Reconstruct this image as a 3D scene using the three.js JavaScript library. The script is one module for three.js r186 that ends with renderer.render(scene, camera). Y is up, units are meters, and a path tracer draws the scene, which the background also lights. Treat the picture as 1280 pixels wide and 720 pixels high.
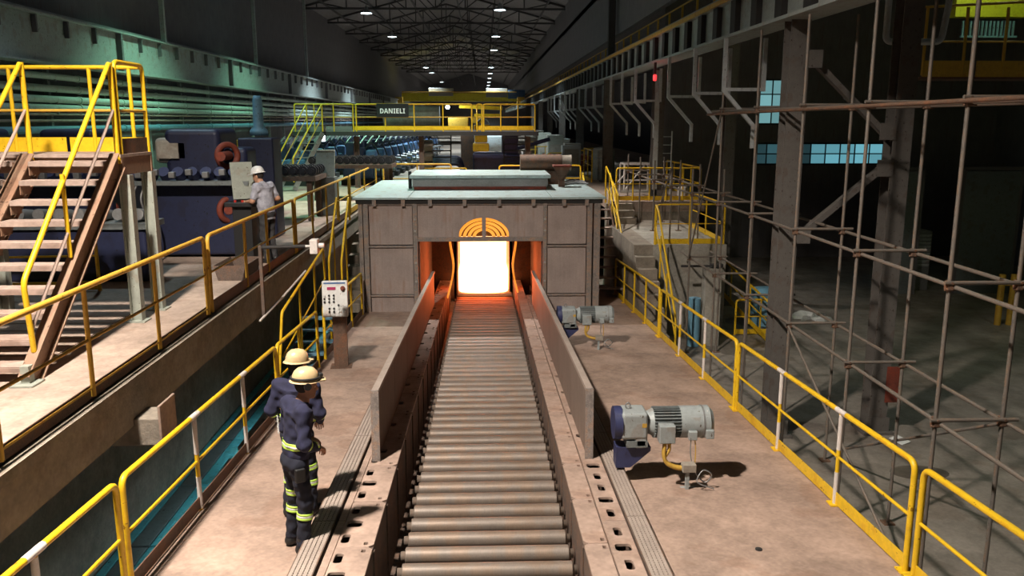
import * as THREE from 'three';
import { mergeGeometries, toCreasedNormals } from 'three/addons/utils/BufferGeometryUtils.js';
import { RoundedBoxGeometry } from 'three/addons/geometries/RoundedBoxGeometry.js';
import { TextGeometry } from 'three/addons/geometries/TextGeometry.js';
import { FontLoader } from 'three/addons/loaders/FontLoader.js';
import { RectAreaLightUniformsLib } from 'three/addons/lights/RectAreaLightUniformsLib.js';

/* ---------- camera, background, main lamps, exposure ---------- */
const scene = new THREE.Scene();
const camera = new THREE.PerspectiveCamera(37.85, 1280 / 720, 0.1, 400);
camera.position.set(0, 5.9, 0);
{ const yaw = 0.0336, pitch = -0.1974; camera.rotation.order = 'YXZ'; camera.rotation.set(pitch, -yaw, 0); }
scene.add(camera);
scene.background = new THREE.Color(0.0012, 0.0014, 0.0018);
const renderer = new THREE.WebGLRenderer({ antialias: true });
renderer.toneMapping = THREE.LinearToneMapping;
renderer.toneMappingExposure = 1.15;
renderer.shadowMap.enabled = true;
RectAreaLightUniformsLib.init();

const KEY = { at: [-4.1, 13.1, -5.0], color: [1.0, 0.9, 0.79], cd: 1400 };
const COOL = [0.74, 0.93, 1.0];
const ROW_LAMP_CD = 520;
function spot(name, at, to, color, cd, angle, penumbra, size) {
  const l = new THREE.SpotLight(new THREE.Color().setRGB(...color), cd, 0, angle, penumbra, 2);
  l.position.set(...at); l.target.position.set(...to); l.castShadow = true; l.shadow.radius = size / 0.02; l.shadow.mapSize.set(2048, 2048);
  l.name = name; scene.add(l, l.target); l.target.name = name + '_aim';
  return l;
}
function point(name, at, color, cd, size) {
  const l = new THREE.PointLight(new THREE.Color().setRGB(...color), cd, 0, 2);
  l.position.set(...at); l.castShadow = true; l.shadow.radius = size / 0.02; l.name = name; scene.add(l);
  return l;
}

/* ---------- helpers ---------- */
let seed = 7;
const rnd = () => { seed = (seed + 0x6d2b79f5) | 0; let t = Math.imul(seed ^ (seed >>> 15), 1 | seed); t = (t + Math.imul(t ^ (t >>> 7), 61 | t)) ^ t; return ((t ^ (t >>> 14)) >>> 0) / 4294967296; };
const rr = (a, b) => a + (b - a) * rnd();
const V = (x, y, z) => new THREE.Vector3(x, y, z);
const used = {};
function numbered(n) { used[n] = (used[n] ?? -1) + 1; return used[n] ? n + '_' + String(used[n]).padStart(3, '0') : n; }
function tag(o, label, category, group) { o.userData = { label, category }; if (group) o.userData.group = group; return o; }
function thing(name, label, category, pos = [0, 0, 0], turn = 0, group) {
  const o = new THREE.Group(); o.name = numbered(name); o.position.set(...pos); o.rotation.y = turn; scene.add(o);
  return tag(o, label, category, group);
}
function dup(o, label, pos, turn) {
  const c = o.clone(); c.name = numbered(o.name.replace(/_\d+$/, '')); c.userData = { ...o.userData, label }; scene.add(c);
  if (pos) c.position.set(...pos); if (turn !== undefined) c.rotation.y = turn;
  return c;
}
function uvBox(g) {
  const p = g.attributes.position, n = g.attributes.normal, uv = new Float32Array(p.count * 2);
  for (let i = 0; i < p.count; i++) {
    const x = Math.abs(n.getX(i)), y = Math.abs(n.getY(i)), z = Math.abs(n.getZ(i)), X = p.getX(i), Y = p.getY(i), Z = p.getZ(i);
    if (y >= x && y >= z) { uv[i * 2] = X; uv[i * 2 + 1] = Z; } else if (x >= z) { uv[i * 2] = Z; uv[i * 2 + 1] = Y; } else { uv[i * 2] = X; uv[i * 2 + 1] = Y; }
  }
  g.setAttribute('uv', new THREE.BufferAttribute(uv, 2)); return g;
}
function clean(g) {
  const h = g.index ? g.toNonIndexed() : g.clone();
  for (const k of Object.keys(h.attributes)) if (!['position', 'normal'].includes(k)) h.deleteAttribute(k);
  h.morphAttributes = {}; h.clearGroups(); return h;
}
const merged = (gs) => { const list = [].concat(gs).map(clean); return uvBox(list.length > 1 ? mergeGeometries(list) : list[0]); };
function part(parent, name, gs, m, label) {
  const o = new THREE.Mesh(Array.isArray(gs) || !gs.userData.ready ? merged(gs) : gs, m); o.name = parent === scene ? numbered(name) : name; o.castShadow = o.receiveShadow = true; parent.add(o);
  if (label) o.userData.label = label; return o;
}
const ready = (gs) => { const g = merged(gs); g.userData.ready = true; return g; };
function struct(name, gs, m) { const o = part(scene, name, gs, m); o.userData = { kind: 'structure' }; return o; }
const put = (g, x = 0, y = 0, z = 0, rx = 0, ry = 0, rz = 0) => { if (rx || ry || rz) g.applyMatrix4(new THREE.Matrix4().makeRotationFromEuler(new THREE.Euler(rx, ry, rz))); return g.translate(x, y, z); };
const bx = (w, h, d, x, y, z, rx, ry, rz) => put(new THREE.BoxGeometry(w, h, d), x, y, z, rx, ry, rz);
const span = (x0, x1, y0, y1, z0, z1) => bx(Math.abs(x1 - x0), Math.abs(y1 - y0), Math.abs(z1 - z0), (x0 + x1) / 2, (y0 + y1) / 2, (z0 + z1) / 2);
const rb = (w, h, d, x, y, z, r = 0.02, rx, ry, rz) => put(new RoundedBoxGeometry(w, h, d, 2, r), x, y, z, rx, ry, rz);
const rspan = (x0, x1, y0, y1, z0, z1, r = 0.02) => rb(Math.abs(x1 - x0), Math.abs(y1 - y0), Math.abs(z1 - z0), (x0 + x1) / 2, (y0 + y1) / 2, (z0 + z1) / 2, r);
function rod(a, b, r, seg = 10, r2 = r) {
  const A = V(...a), B = V(...b), d = B.clone().sub(A), g = new THREE.CylinderGeometry(r2, r, d.length(), seg);
  g.applyQuaternion(new THREE.Quaternion().setFromUnitVectors(V(0, 1, 0), d.normalize())); const c = A.add(B).multiplyScalar(0.5); return g.translate(c.x, c.y, c.z);
}
function bar(a, b, w, h, up = [0, 1, 0]) {           // rectangular bar from a to b, w across, h along up
  const A = V(...a), B = V(...b), d = B.clone().sub(A), L = d.length(), zz = d.normalize(), xx = V(...up).cross(zz).normalize(), yy = zz.clone().cross(xx);
  const g = new THREE.BoxGeometry(w, h, L); g.applyMatrix4(new THREE.Matrix4().makeBasis(xx, yy, zz)); const c = A.add(B).multiplyScalar(0.5); return g.translate(c.x, c.y, c.z);
}
function ibar(a, b, w, h, t = 0.02, up = [0, 1, 0]) { // I section from a to b
  const A = V(...a), B = V(...b), zz = B.clone().sub(A).normalize(), xx = V(...up).cross(zz).normalize(), yy = zz.clone().cross(xx), o = yy.clone().multiplyScalar(h / 2 - t / 2);
  const s = (v, k) => [v.x + o.x * k, v.y + o.y * k, v.z + o.z * k];
  return [bar(a, b, t, h - 2 * t, up), bar(s(A, 1), s(B, 1), w, t, up), bar(s(A, -1), s(B, -1), w, t, up)];
}
function bendPath(pts, R) {
  const c = new THREE.CurvePath(), v = pts.map((p) => V(...p)); let last = v[0];
  for (let i = 1; i < v.length - 1; i++) {
    const a = v[i].clone().lerp(v[i - 1], Math.min(0.45, R / v[i].distanceTo(v[i - 1]))), b = v[i].clone().lerp(v[i + 1], Math.min(0.45, R / v[i].distanceTo(v[i + 1])));
    c.add(new THREE.LineCurve3(last, a)); c.add(new THREE.QuadraticBezierCurve3(a, v[i], b)); last = b;
  }
  c.add(new THREE.LineCurve3(last, v[v.length - 1])); return c;
}
// bent pipe: sweeps a ring along straight runs and short arcs
function pipe(pts, r, R = 0.1, seg = 10) {
  const c = bendPath(pts, R), P = [];
  for (const k of c.curves) { const n = k.isLineCurve3 ? 1 : 5; for (let i = P.length ? 1 : 0; i <= n; i++) P.push(k.getPoint(i / n)); }
  return sweep(P, r, seg);
}
function sweep(P, r, seg = 8) {
  const pos = [], nor = [], idx = []; let N = null;
  for (let i = 0; i < P.length; i++) {
    const t = (i < P.length - 1 ? P[i + 1].clone().sub(P[i]).normalize() : V(0, 0, 0)).add(i > 0 ? P[i].clone().sub(P[i - 1]).normalize() : V(0, 0, 0)).normalize();
    if (!N) N = Math.abs(t.y) < 0.9 ? V(0, 1, 0) : V(1, 0, 0);
    N = N.clone().sub(t.clone().multiplyScalar(N.dot(t))).normalize(); const B = t.clone().cross(N);
    for (let j = 0; j < seg; j++) { const a = j / seg * 6.28319, n = N.clone().multiplyScalar(Math.cos(a)).add(B.clone().multiplyScalar(Math.sin(a))); nor.push(n.x, n.y, n.z); pos.push(P[i].x + n.x * r, P[i].y + n.y * r, P[i].z + n.z * r); }
    if (i) for (let j = 0; j < seg; j++) { const a = (i - 1) * seg + j, b = (i - 1) * seg + (j + 1) % seg; idx.push(a, b, a + seg, b, b + seg, a + seg); }
  }
  const m = (e) => { const k = pos.length / 3, p = P[e], s = e ? P[e].clone().sub(P[e - 1]).normalize() : P[0].clone().sub(P[1]).normalize(); pos.push(p.x, p.y, p.z); nor.push(s.x, s.y, s.z); const o = e * seg; for (let j = 0; j < seg; j++) e ? idx.push(k, o + j, o + (j + 1) % seg) : idx.push(k, o + (j + 1) % seg, o + j); };
  m(0); m(P.length - 1);
  const g = new THREE.BufferGeometry(); g.setAttribute('position', new THREE.Float32BufferAttribute(pos, 3)); g.setAttribute('normal', new THREE.Float32BufferAttribute(nor, 3)); g.setIndex(idx); return g;
}
const hose = (pts, r, n = 24, seg = 7) => sweep(new THREE.CatmullRomCurve3(pts.map((p) => V(...p))).getPoints(n), r, seg);
function prism(pts, depth, holes = [], bevel = 0) {   // outline in x,y extruded along +z
  const s = new THREE.Shape(pts.map((p) => new THREE.Vector2(...p))); for (const h of holes) s.holes.push(h);
  return new THREE.ExtrudeGeometry(s, { depth, bevelEnabled: bevel > 0, bevelSize: bevel, bevelThickness: bevel, bevelSegments: 1, curveSegments: 10 });
}
function slot(x0, x1, y0, y1, r) { const p = new THREE.Path(); r = Math.min(r, (x1 - x0) / 2, (y1 - y0) / 2); p.moveTo(x0 + r, y0); p.lineTo(x1 - r, y0); p.quadraticCurveTo(x1, y0, x1, y0 + r); p.lineTo(x1, y1 - r); p.quadraticCurveTo(x1, y1, x1 - r, y1); p.lineTo(x0 + r, y1); p.quadraticCurveTo(x0, y1, x0, y1 - r); p.lineTo(x0, y0 + r); p.quadraticCurveTo(x0, y0, x0 + r, y0); return p; }
const lathe = (pts, seg = 24) => new THREE.LatheGeometry(pts.map((p) => new THREE.Vector2(...p)), seg);
const K = 0.05646, SL = (z) => 2.11 + K * z;         // height of the sloping walkways along the roller table

/* ---------- computed textures (tileable noise, uv in metres) ---------- */
function lattice(n) { const a = new Float32Array(n * n); for (let i = 0; i < a.length; i++) a[i] = rnd(); return (x, y) => { x = ((x % n) + n) % n; y = ((y % n) + n) % n; const i = x | 0, j = y | 0, f = x - i, g = y - j, s = f * f * (3 - 2 * f), t = g * g * (3 - 2 * g), I = (i + 1) % n, J = (j + 1) % n; return (a[j * n + i] * (1 - s) + a[j * n + I] * s) * (1 - t) + (a[J * n + i] * (1 - s) + a[J * n + I] * s) * t; }; }
function field(fx, fy, oct, gain = 0.5) { const L = []; for (let o = 0; o < oct; o++) L.push(lattice(256)); return (u, v) => { let s = 0, w = 0, a = 1; for (let o = 0; o < oct; o++) { const k = 2 ** o; s += a * L[o]((u * fx * k) % 256, (v * fy * k) % 256); w += a; a *= gain; } return s / w; }; }
function periodic(fx, fy, oct, gain = 0.5) {         // u, v in 0..1, repeats exactly
  const L = []; for (let o = 0; o < oct; o++) { const nx = fx * 2 ** o, ny = fy * 2 ** o, a = new Float32Array(nx * ny); for (let i = 0; i < a.length; i++) a[i] = rnd(); L.push([nx, ny, a]); }
  return (u, v) => { let s = 0, w = 0, am = 1; for (const [nx, ny, a] of L) { const x = u * nx, y = v * ny, i = Math.floor(x) % nx, j = Math.floor(y) % ny, f = x - Math.floor(x), g = y - Math.floor(y), p = f * f * (3 - 2 * f), q = g * g * (3 - 2 * g), I = (i + 1) % nx, J = (j + 1) % ny; s += am * ((a[j * nx + i] * (1 - p) + a[j * nx + I] * p) * (1 - q) + (a[J * nx + i] * (1 - p) + a[J * nx + I] * p) * q); w += am; am *= gain; } return s / w; };
}
function texture(size, metres, fn, srgb = true) {
  const d = new Uint8Array(size * size * 4);
  for (let y = 0, o = 0; y < size; y++) for (let x = 0; x < size; x++, o += 4) { const c = fn(x / size, y / size); for (let k = 0; k < 3; k++) d[o + k] = Math.max(0, Math.min(255, Math.round(255 * c[k]))); d[o + 3] = 255; }
  const t = new THREE.DataTexture(d, size, size); t.wrapS = t.wrapT = THREE.RepeatWrapping; t.magFilter = THREE.LinearFilter; t.minFilter = THREE.LinearMipmapLinearFilter; t.generateMipmaps = true;
  if (srgb) t.colorSpace = THREE.SRGBColorSpace; t.repeat.set(1 / metres, 1 / metres); t.needsUpdate = true; return t;
}
const mix = (a, b, t) => a.map((x, i) => x + (b[i] - x) * t), sat = (x) => Math.max(0, Math.min(1, x)), ss = (a, b, x) => { const t = sat((x - a) / (b - a)); return t * t * (3 - 2 * t); };
const n1 = periodic(6, 6, 5), n2 = periodic(24, 24, 4), n3 = periodic(90, 90, 2), nS = periodic(60, 3, 3), nS2 = periodic(16, 2, 4), nB = periodic(4, 4, 6, 0.6);
const dustTex = texture(512, 3.1, (u, v) => { const a = n1(u, v), b = n2(u, v), c = n3(u, v); let k = 0.86 + 0.26 * (a - 0.5) + 0.16 * (b - 0.5) + 0.12 * (c - 0.5); const st = ss(0.62, 0.72, nB(u, v)); return mix([k, k * 0.985, k * 0.97], [k * 0.86, k * 0.8, k * 0.76], st * 0.5); });
const plainTex = texture(512, 2.3, (u, v) => { const k = 0.93 + 0.14 * (n1(u, v) - 0.5) + 0.1 * (n3(u, v) - 0.5); return [k, k, k]; });
const sheetTex = texture(512, 1.9, (u, v) => { const s = nS(u, v), a = n1(u, v), b = n3(u, v); const k = 0.92 + 0.07 * (s - 0.5) + 0.14 * (a - 0.5) + 0.08 * (b - 0.5), r = ss(0.62, 0.85, nS2(u, v) * 0.6 + a * 0.4); return mix([k, k, k], [k * 0.9, k * 0.8, k * 0.74], r * 0.6); });
const paintTex = texture(512, 1.3, (u, v) => { const a = n1(u, v), b = n2(u, v), c = n3(u, v), k = 0.95 + 0.12 * (b - 0.5) + 0.06 * (c - 0.5), d = ss(0.6, 0.72, a), ch = ss(0.7, 0.74, n2(v, u) * 0.7 + c * 0.3); return mix(mix([k, k, k], [k * 0.92, k * 0.84, k * 0.8], d * 0.6), [0.42, 0.3, 0.24], ch * 0.7); });
const rustTex = texture(512, 1.1, (u, v) => { const a = n1(u, v), b = n2(u, v), c = n3(u, v), k = 0.8 + 0.3 * (a - 0.5) + 0.25 * (b - 0.5) + 0.2 * (c - 0.5); return mix([k, k, k], [k, k * 0.9, k * 0.82], ss(0.45, 0.65, b * 0.5 + a * 0.5)); });
const wornTex = texture(512, 0.9, (u, v) => { const s = nS(v, u), a = n1(u, v), c = n3(u, v), k = 0.9 + 0.16 * (s - 0.5) + 0.14 * (a - 0.5) + 0.1 * (c - 0.5); return mix([k, k, k], [k, k * 0.95, k * 0.9], ss(0.4, 0.62, a)); });
const roughTex = texture(256, 1.3, (u, v) => { const k = 0.72 + 0.5 * (n1(u, v) - 0.5) + 0.2 * (n3(u, v) - 0.5); return [k, k, k]; }, false);
const bumpTex = texture(512, 1.7, (u, v) => { const k = 0.5 + 0.6 * (n2(u, v) - 0.5) + 0.4 * (n3(u, v) - 0.5); return [k, k, k]; }, false);
const clothTex = texture(256, 0.35, (u, v) => { const k = 0.85 + 0.35 * (n1(u, v) - 0.5) + 0.2 * (n3(u, v) - 0.5); return [k, k, k]; });

function mat(rgb, o = {}) {
  const m = new THREE.MeshStandardMaterial({ roughness: o.rough ?? 0.75, metalness: o.metal ?? 0, map: o.map === undefined ? plainTex : o.map, roughnessMap: o.rmap ? roughTex : null });
  m.color.setRGB(...rgb); if (o.bump) { m.bumpMap = bumpTex; m.bumpScale = o.bump; }
  if (o.emit) { m.emissive.setRGB(...o.emit); m.emissiveIntensity = o.power ?? 1; }
  if (o.side) m.side = THREE.DoubleSide;
  return m;
}
const M = {
  deck: mat([0.47, 0.34, 0.275], { map: dustTex, rough: 0.9, bump: 0.004 }),
  floor: mat([0.3, 0.27, 0.24], { map: dustTex, rough: 0.7, bump: 0.004, rmap: true }),
  hallFloor: mat([0.5, 0.39, 0.325], { map: dustTex, rough: 0.75, bump: 0.004 }),
  concrete: mat([0.33, 0.29, 0.24], { map: dustTex, rough: 0.9, bump: 0.006 }),
  pale: mat([0.44, 0.42, 0.37], { map: dustTex, rough: 0.9, bump: 0.005 }),
  yellow: mat([0.8, 0.5, 0.015], { map: paintTex, rough: 0.42 }),
  yellowDusty: mat([0.62, 0.36, 0.04], { map: paintTex, rough: 0.55 }),
  white: mat([0.68, 0.62, 0.58], { map: paintTex, rough: 0.5 }),
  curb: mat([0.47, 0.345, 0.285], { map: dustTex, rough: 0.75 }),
  strip: mat([0.44, 0.36, 0.31], { map: plainTex, rough: 0.6, metal: 0.2 }),
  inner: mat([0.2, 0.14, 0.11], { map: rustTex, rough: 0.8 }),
  dark: mat([0.03, 0.027, 0.026], { rough: 0.8 }),
  roller: [0, 1, 2].map((i) => mat([0.27 - i * 0.025, 0.22 - i * 0.022, 0.185 - i * 0.02], { map: wornTex, rough: 0.5, metal: 0.25 })),
  guard: mat([0.25, 0.19, 0.155], { map: sheetTex, rough: 0.65, metal: 0.2 }),
  furnace: mat([0.45, 0.36, 0.325], { map: sheetTex, rough: 0.62, metal: 0.25 }),
  furnaceFrame: mat([0.45, 0.385, 0.35], { map: rustTex, rough: 0.6, metal: 0.2 }),
  roofTop: mat([0.46, 0.57, 0.57], { map: paintTex, rough: 0.42, metal: 0.2 }),
  steel: mat([0.3, 0.3, 0.3], { map: plainTex, rough: 0.45, metal: 0.5 }),
  bolt: mat([0.5, 0.48, 0.45], { rough: 0.4, metal: 0.6 }),
  motor: mat([0.3, 0.33, 0.33], { map: paintTex, rough: 0.45 }),
  motorDark: mat([0.16, 0.18, 0.18], { map: paintTex, rough: 0.5 }),
  rackRoll: mat([0.05, 0.05, 0.06], { rough: 0.35, metal: 0.3 }),
  blue: mat([0.03, 0.036, 0.1], { map: paintTex, rough: 0.5 }),
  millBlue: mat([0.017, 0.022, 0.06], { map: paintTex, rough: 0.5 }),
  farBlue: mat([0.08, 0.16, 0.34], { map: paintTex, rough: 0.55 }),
  red: mat([0.5, 0.03, 0.02], { map: paintTex, rough: 0.5 }),
  rustRed: mat([0.27, 0.06, 0.035], { map: rustTex, rough: 0.7 }),
  brown: mat([0.2, 0.115, 0.075], { map: rustTex, rough: 0.7 }),
  stringer: mat([0.3, 0.18, 0.115], { map: paintTex, rough: 0.6 }),
  tread: mat([0.48, 0.37, 0.32], { map: dustTex, rough: 0.8 }),
  column: mat([0.12, 0.107, 0.096], { map: paintTex, rough: 0.7 }),
  greyGreen: mat([0.33, 0.35, 0.3], { map: paintTex, rough: 0.55 }),
  girder: mat([0.34, 0.37, 0.35], { map: paintTex, rough: 0.6 }),
  pipeGreen: mat([0.5, 0.6, 0.54], { map: paintTex, rough: 0.5 }),
  pipeBlue: mat([0.16, 0.34, 0.46], { map: paintTex, rough: 0.5 }),
  wall: mat([0.15, 0.14, 0.145], { map: sheetTex, rough: 0.8 }),
  roof: mat([0.2, 0.185, 0.185], { map: sheetTex, rough: 0.85 }),
  truss: mat([0.05, 0.046, 0.046], { rough: 0.8 }),
  scaffold: mat([0.33, 0.295, 0.26], { map: rustTex, rough: 0.55, metal: 0.3 }),
  coupler: mat([0.25, 0.15, 0.1], { map: rustTex, rough: 0.7 }),
  bracket: mat([0.5, 0.52, 0.52], { map: paintTex, rough: 0.5 }),
  teal: mat([0.12, 0.5, 0.56], { map: paintTex, rough: 0.5 }),
  panelWhite: mat([0.72, 0.72, 0.7], { map: paintTex, rough: 0.4 }),
  black: mat([0.015, 0.015, 0.016], { rough: 0.5 }),
  rubber: mat([0.02, 0.02, 0.02], { rough: 0.7 }),
  navy: mat([0.02, 0.021, 0.06], { map: clothTex, rough: 0.9 }),
  navyDark: mat([0.012, 0.014, 0.03], { map: clothTex, rough: 0.9 }),
  lime: mat([0.55, 0.85, 0.12], { rough: 0.5 }),
  silver: mat([0.75, 0.76, 0.74], { rough: 0.35 }),
  greyShirt: mat([0.46, 0.46, 0.53], { map: clothTex, rough: 0.9 }),
  trousers: mat([0.05, 0.048, 0.05], { map: clothTex, rough: 0.9 }),
  skin: mat([0.46, 0.24, 0.15], { map: null, rough: 0.6 }),
  helmet: mat([0.75, 0.55, 0.3], { rough: 0.35 }),
  helmetWhite: mat([0.8, 0.8, 0.78], { rough: 0.35 }),
  hair: mat([0.02, 0.015, 0.012], { rough: 0.8 }),
  cable: mat([0.5, 0.3, 0.05], { rough: 0.5 }),
  lamp: mat([0.8, 0.8, 0.8], { map: null, emit: [0.75, 0.92, 1], power: 9 }),
  lampShell: mat([0.3, 0.32, 0.33], { rough: 0.4, metal: 0.5, side: true }),
};

/* ---------- setting ---------- */
const abs = (parent, name, gs, m, label) => { const g = merged(gs); g.translate(-parent.position.x, -parent.position.y, -parent.position.z); g.userData.ready = true; return part(parent, name, g, m, label); };
struct('floor', span(-5.4, 24, -0.3, 0, -60, 8), M.floor);
struct('floor_hall_left', [span(-13, -3.98, 2.85, 3.2, -205, 6)], M.hallFloor);
struct('floor_hall_far', [span(-3.98, 4.3, 2.85, 3.2, -205, -31.2), span(4.3, 7.5, 2.85, 3.2, -205, -28.3), span(7.5, 13, 2.85, 3.2, -205, -40)], M.hallFloor);
struct('wall_far_pit', [span(-5.4, 4.3, 0, 2.85, -31.5, -31.2)], M.concrete);
struct('wall_platform_right', [span(4.35, 7.5, 0, 2.85, -28.6, -28.3), span(7.3, 7.5, 0, 2.85, -40, -28.3)], M.concrete);
struct('wall_pit', span(-5.4, -5.15, -0.1, 2.85, -32, 8), M.concrete);
struct('trim_1', [span(-4.3, -3.84, 2.62, 3.14, -31.2, 6), span(-3.84, -3.8, 3.06, 3.16, -31.2, 6)], M.concrete);       // edge beam of the left platform
struct('trim_2', [bar([-3.93, 3.24, 6], [-3.93, 3.24, -30.5], 0.012, 0.14), bar([-3.97, 3.19, 6], [-3.97, 3.19, -30.5], 0.09, 0.012)], M.brown); // angle along the platform edge
{ // sloping walkway decks on both sides of the roller table
  const deck = (x0, x1, z0, z1) => bar([(x0 + x1) / 2, SL(z0) - 0.12, z0], [(x0 + x1) / 2, SL(z1) - 0.12, z1], x1 - x0, 0.24);
  struct('floor_walkway_left', deck(-3.2, -1.47, 6, -23), M.deck);
  struct('floor_walkway_right', deck(1.47, 4.02, 6, -27), M.deck);
  struct('trim_3', [bar([-3.22, SL(6) - 0.2, 6], [-3.22, SL(-22) - 0.2, -22], 0.06, 0.36)], M.brown);
  struct('trim_4', [bar([4.04, SL(6) - 0.2, 6], [4.04, SL(-26) - 0.2, -26], 0.06, 0.36)], M.brown);
  struct('wall_under_walkway', [bar([-3.15, SL(6) - 1.3, 6], [-3.15, SL(-22) - 1.3, -22], 0.2, 2.2), bar([3.7, SL(6) - 1.3, 6], [3.7, SL(-26) - 1.3, -26], 0.2, 2.2)], M.concrete);
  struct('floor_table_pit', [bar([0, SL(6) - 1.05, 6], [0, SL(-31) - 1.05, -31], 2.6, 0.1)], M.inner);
}
// hall walls and roof
struct('wall_left', span(-13, -12.7, 3.2, 8.6, -205, 8), M.wall);
struct('wall_left_upper', span(-13, -12.7, 8.6, 14.2, -205, 8), M.wall);
struct('wall_far', span(-13, 24, 0, 18, -205.3, -205), M.wall);
struct('wall_back', span(-13, 24, -0.3, 18, 8, 8.3), M.wall);
struct('wall_right_bay', span(22, 22.3, 0, 12.2, -205, 8), M.wall);
struct('wall_right_upper', span(5.95, 6.15, 9.6, 14.2, -205, 8), M.wall);
struct('ceiling_right_bay', span(5.95, 22.3, 12, 12.3, -205, 8), M.roof);
struct('ceiling_hall', [prism([[-13, 13.9], [-3.35, 16.6], [6.2, 13.9], [6.2, 14.1], [-3.35, 16.8], [-13, 14.1]], 213).translate(0, 0, -205)], M.roof);
// cross wall of the right bay with two lit window strips
{ const z = -36, W = (x0, x1, y0, y1) => span(x0, x1, y0, y1, z - 0.25, z);
  struct('wall_cross_bay', [W(7.6, 22, 0, 4.0), W(7.6, 11.5, 4.0, 4.95), W(17.25, 22, 4.0, 4.95), W(7.6, 22, 4.95, 5.7), W(7.6, 11.6, 5.7, 7.6), W(12.9, 22, 5.7, 7.6), W(7.6, 22, 7.6, 12)], M.wall);
}
function litWindow(n, x0, x1, y0, y1, nx, ny, emit, room) {   // room: how bright the lit room shows behind each column of panes
  const g = new THREE.Group(); g.name = n; g.position.set((x0 + x1) / 2, y0, -36.1); g.userData = { kind: 'structure' }; scene.add(g);
  const w = x1 - x0, h = y1 - y0, f = [bx(w, 0.07, 0.1, 0, 0.035, 0), bx(w, 0.07, 0.1, 0, h - 0.035, 0), bx(0.07, h, 0.1, -w / 2 + 0.035, h / 2, 0), bx(0.07, h, 0.1, w / 2 - 0.035, h / 2, 0)];
  for (let i = 1; i < nx; i++) f.push(bx(0.04, h, 0.06, -w / 2 + w * i / nx, h / 2, 0)); for (let j = 1; j < ny; j++) f.push(bx(w, 0.04, 0.06, 0, h * j / ny, 0));
  part(g, 'window_frame', f, M.black);
  for (let i = 0; i < nx; i++) for (let j = 0; j < ny; j++) { const k = rr(0.7, 1.1) * room[i]; part(g, 'pane', bx(w / nx - 0.05, h / ny - 0.05, 0.012, -w / 2 + w * (i + 0.5) / nx, h * (j + 0.5) / ny, -0.02), mat([0.2, 0.25, 0.28], { map: null, rough: 0.15, emit: emit.map((e) => e * k), power: 1 })); }
}
litWindow('window_1', 11.5, 17.25, 4.0, 4.95, 9, 2, [0.13, 0.38, 0.46], [0.12, 0.2, 0.1, 0.08, 0.6, 0.9, 0.8, 1.2, 0.9]);
litWindow('window_2', 11.6, 12.9, 5.7, 7.6, 2, 3, [0.15, 0.34, 0.36], [1, 0.8]);

/* ---------- roof trusses ---------- */
for (let i = 0; i < 17; i++) {
  const z = 0 - i * 9, t = thing('roof_truss', 'dark steel roof truss spanning the mill hall above the lamps', 'truss', [-3.35, 13.7, z], 0, 'roof trusses along the hall');
  const w = 9.3, f = (x) => 0.2 + 2.5 * (1 - Math.abs(x) / w);
  part(t, 'chord', [bar([-w, 0, 0], [w, 0, 0], 0.14, 0.14)], M.truss); part(t, 'chord', [bar([-w, 0.15, 0], [0, 2.65, 0], 0.14, 0.14), bar([w, 0.15, 0], [0, 2.65, 0], 0.14, 0.14)], M.truss);
  const web = []; for (let k = -4; k < 4; k++) { const a = k * w / 4.4, b = (k + 1) * w / 4.4; web.push(bar([a, 0, 0], [a, f(a), 0], 0.08, 0.08, [0, 0, 1]), k < 0 ? bar([a, f(a), 0], [b, 0, 0], 0.07, 0.07, [0, 0, 1]) : bar([a, 0, 0], [b, f(b), 0], 0.07, 0.07, [0, 0, 1])); }
  part(t, 'web_bracing', web, M.truss);
}
for (let i = 0; i < 6; i++) { const x = -11 + i * 3.1, p = part(scene, 'purlin_line', [bar([x, 13.82, 6], [x, 13.82, -200], 0.1, 0.12)], M.truss); tag(p, 'long dark purlin running the length of the hall roof', 'purlin', 'roof purlins'); }

/* ---------- high bay lamps ---------- */
const lampShellGeo = ready(lathe([[0.05, 0.42], [0.12, 0.4], [0.14, 0.22], [0.3, 0.08], [0.4, 0], [0.385, 0], [0.29, 0.09], [0.12, 0.23], [0.05, 0.24]], 20));
const hangerGeo = (x, y) => [rod([0, 0.4, 0], [0, (x > 6 ? 12.05 : 13.95 + 2.7 * (1 - Math.abs(x + 3.35) / 9.6)) - y, 0], 0.02, 6), bx(0.14, 0.1, 0.14, 0, 0.42, 0)];   // up to the roof
const lampGlassGeo = ready(lathe([[0, -0.02], [0.2, -0.015], [0.37, 0.01], [0.37, 0.03], [0, 0.03]], 20));
function highBay(at, label, group, cd, color) {
  const t = thing('high_bay_lamp', label, 'lamp', at, 0, group);
  part(t, 'reflector', lampShellGeo, M.lampShell); part(t, 'hanger', hangerGeo(at[0], at[1]), M.steel); part(t, 'lamp_glass', lampGlassGeo, M.lamp);
  if (cd) spot('high_bay_light', [at[0], at[1] - 0.06, at[2]], [at[0], 0, at[2]], color, cd, 0.88, 0.35, 0.35);
}
const ORD = ['nearest', 'second', 'third', 'gap', 'fourth', 'fifth', 'sixth', 'seventh', 'eighth', 'farthest'];
const rowZ = [-58, -76, -90.5, -106, -120, -135.5, -150.5, -165.5, -181, -197];
rowZ.forEach((z, i) => { if (i !== 3) highBay([1.15, 13.0, z], ORD[i] + ' lamp from the camera in the longer, right-hand roof row', 'lamps of the right roof row', ROW_LAMP_CD, COOL); });
[-60, -76.5, -120.5, -134, -165.5].forEach((z, i) => highBay([-7.9, 13.0, z], ['nearest', 'second', 'third', 'fourth', 'farthest'][i] + ' lamp from the camera in the shorter, left-hand roof row', 'lamps of the left roof row', ROW_LAMP_CD, COOL));
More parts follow.
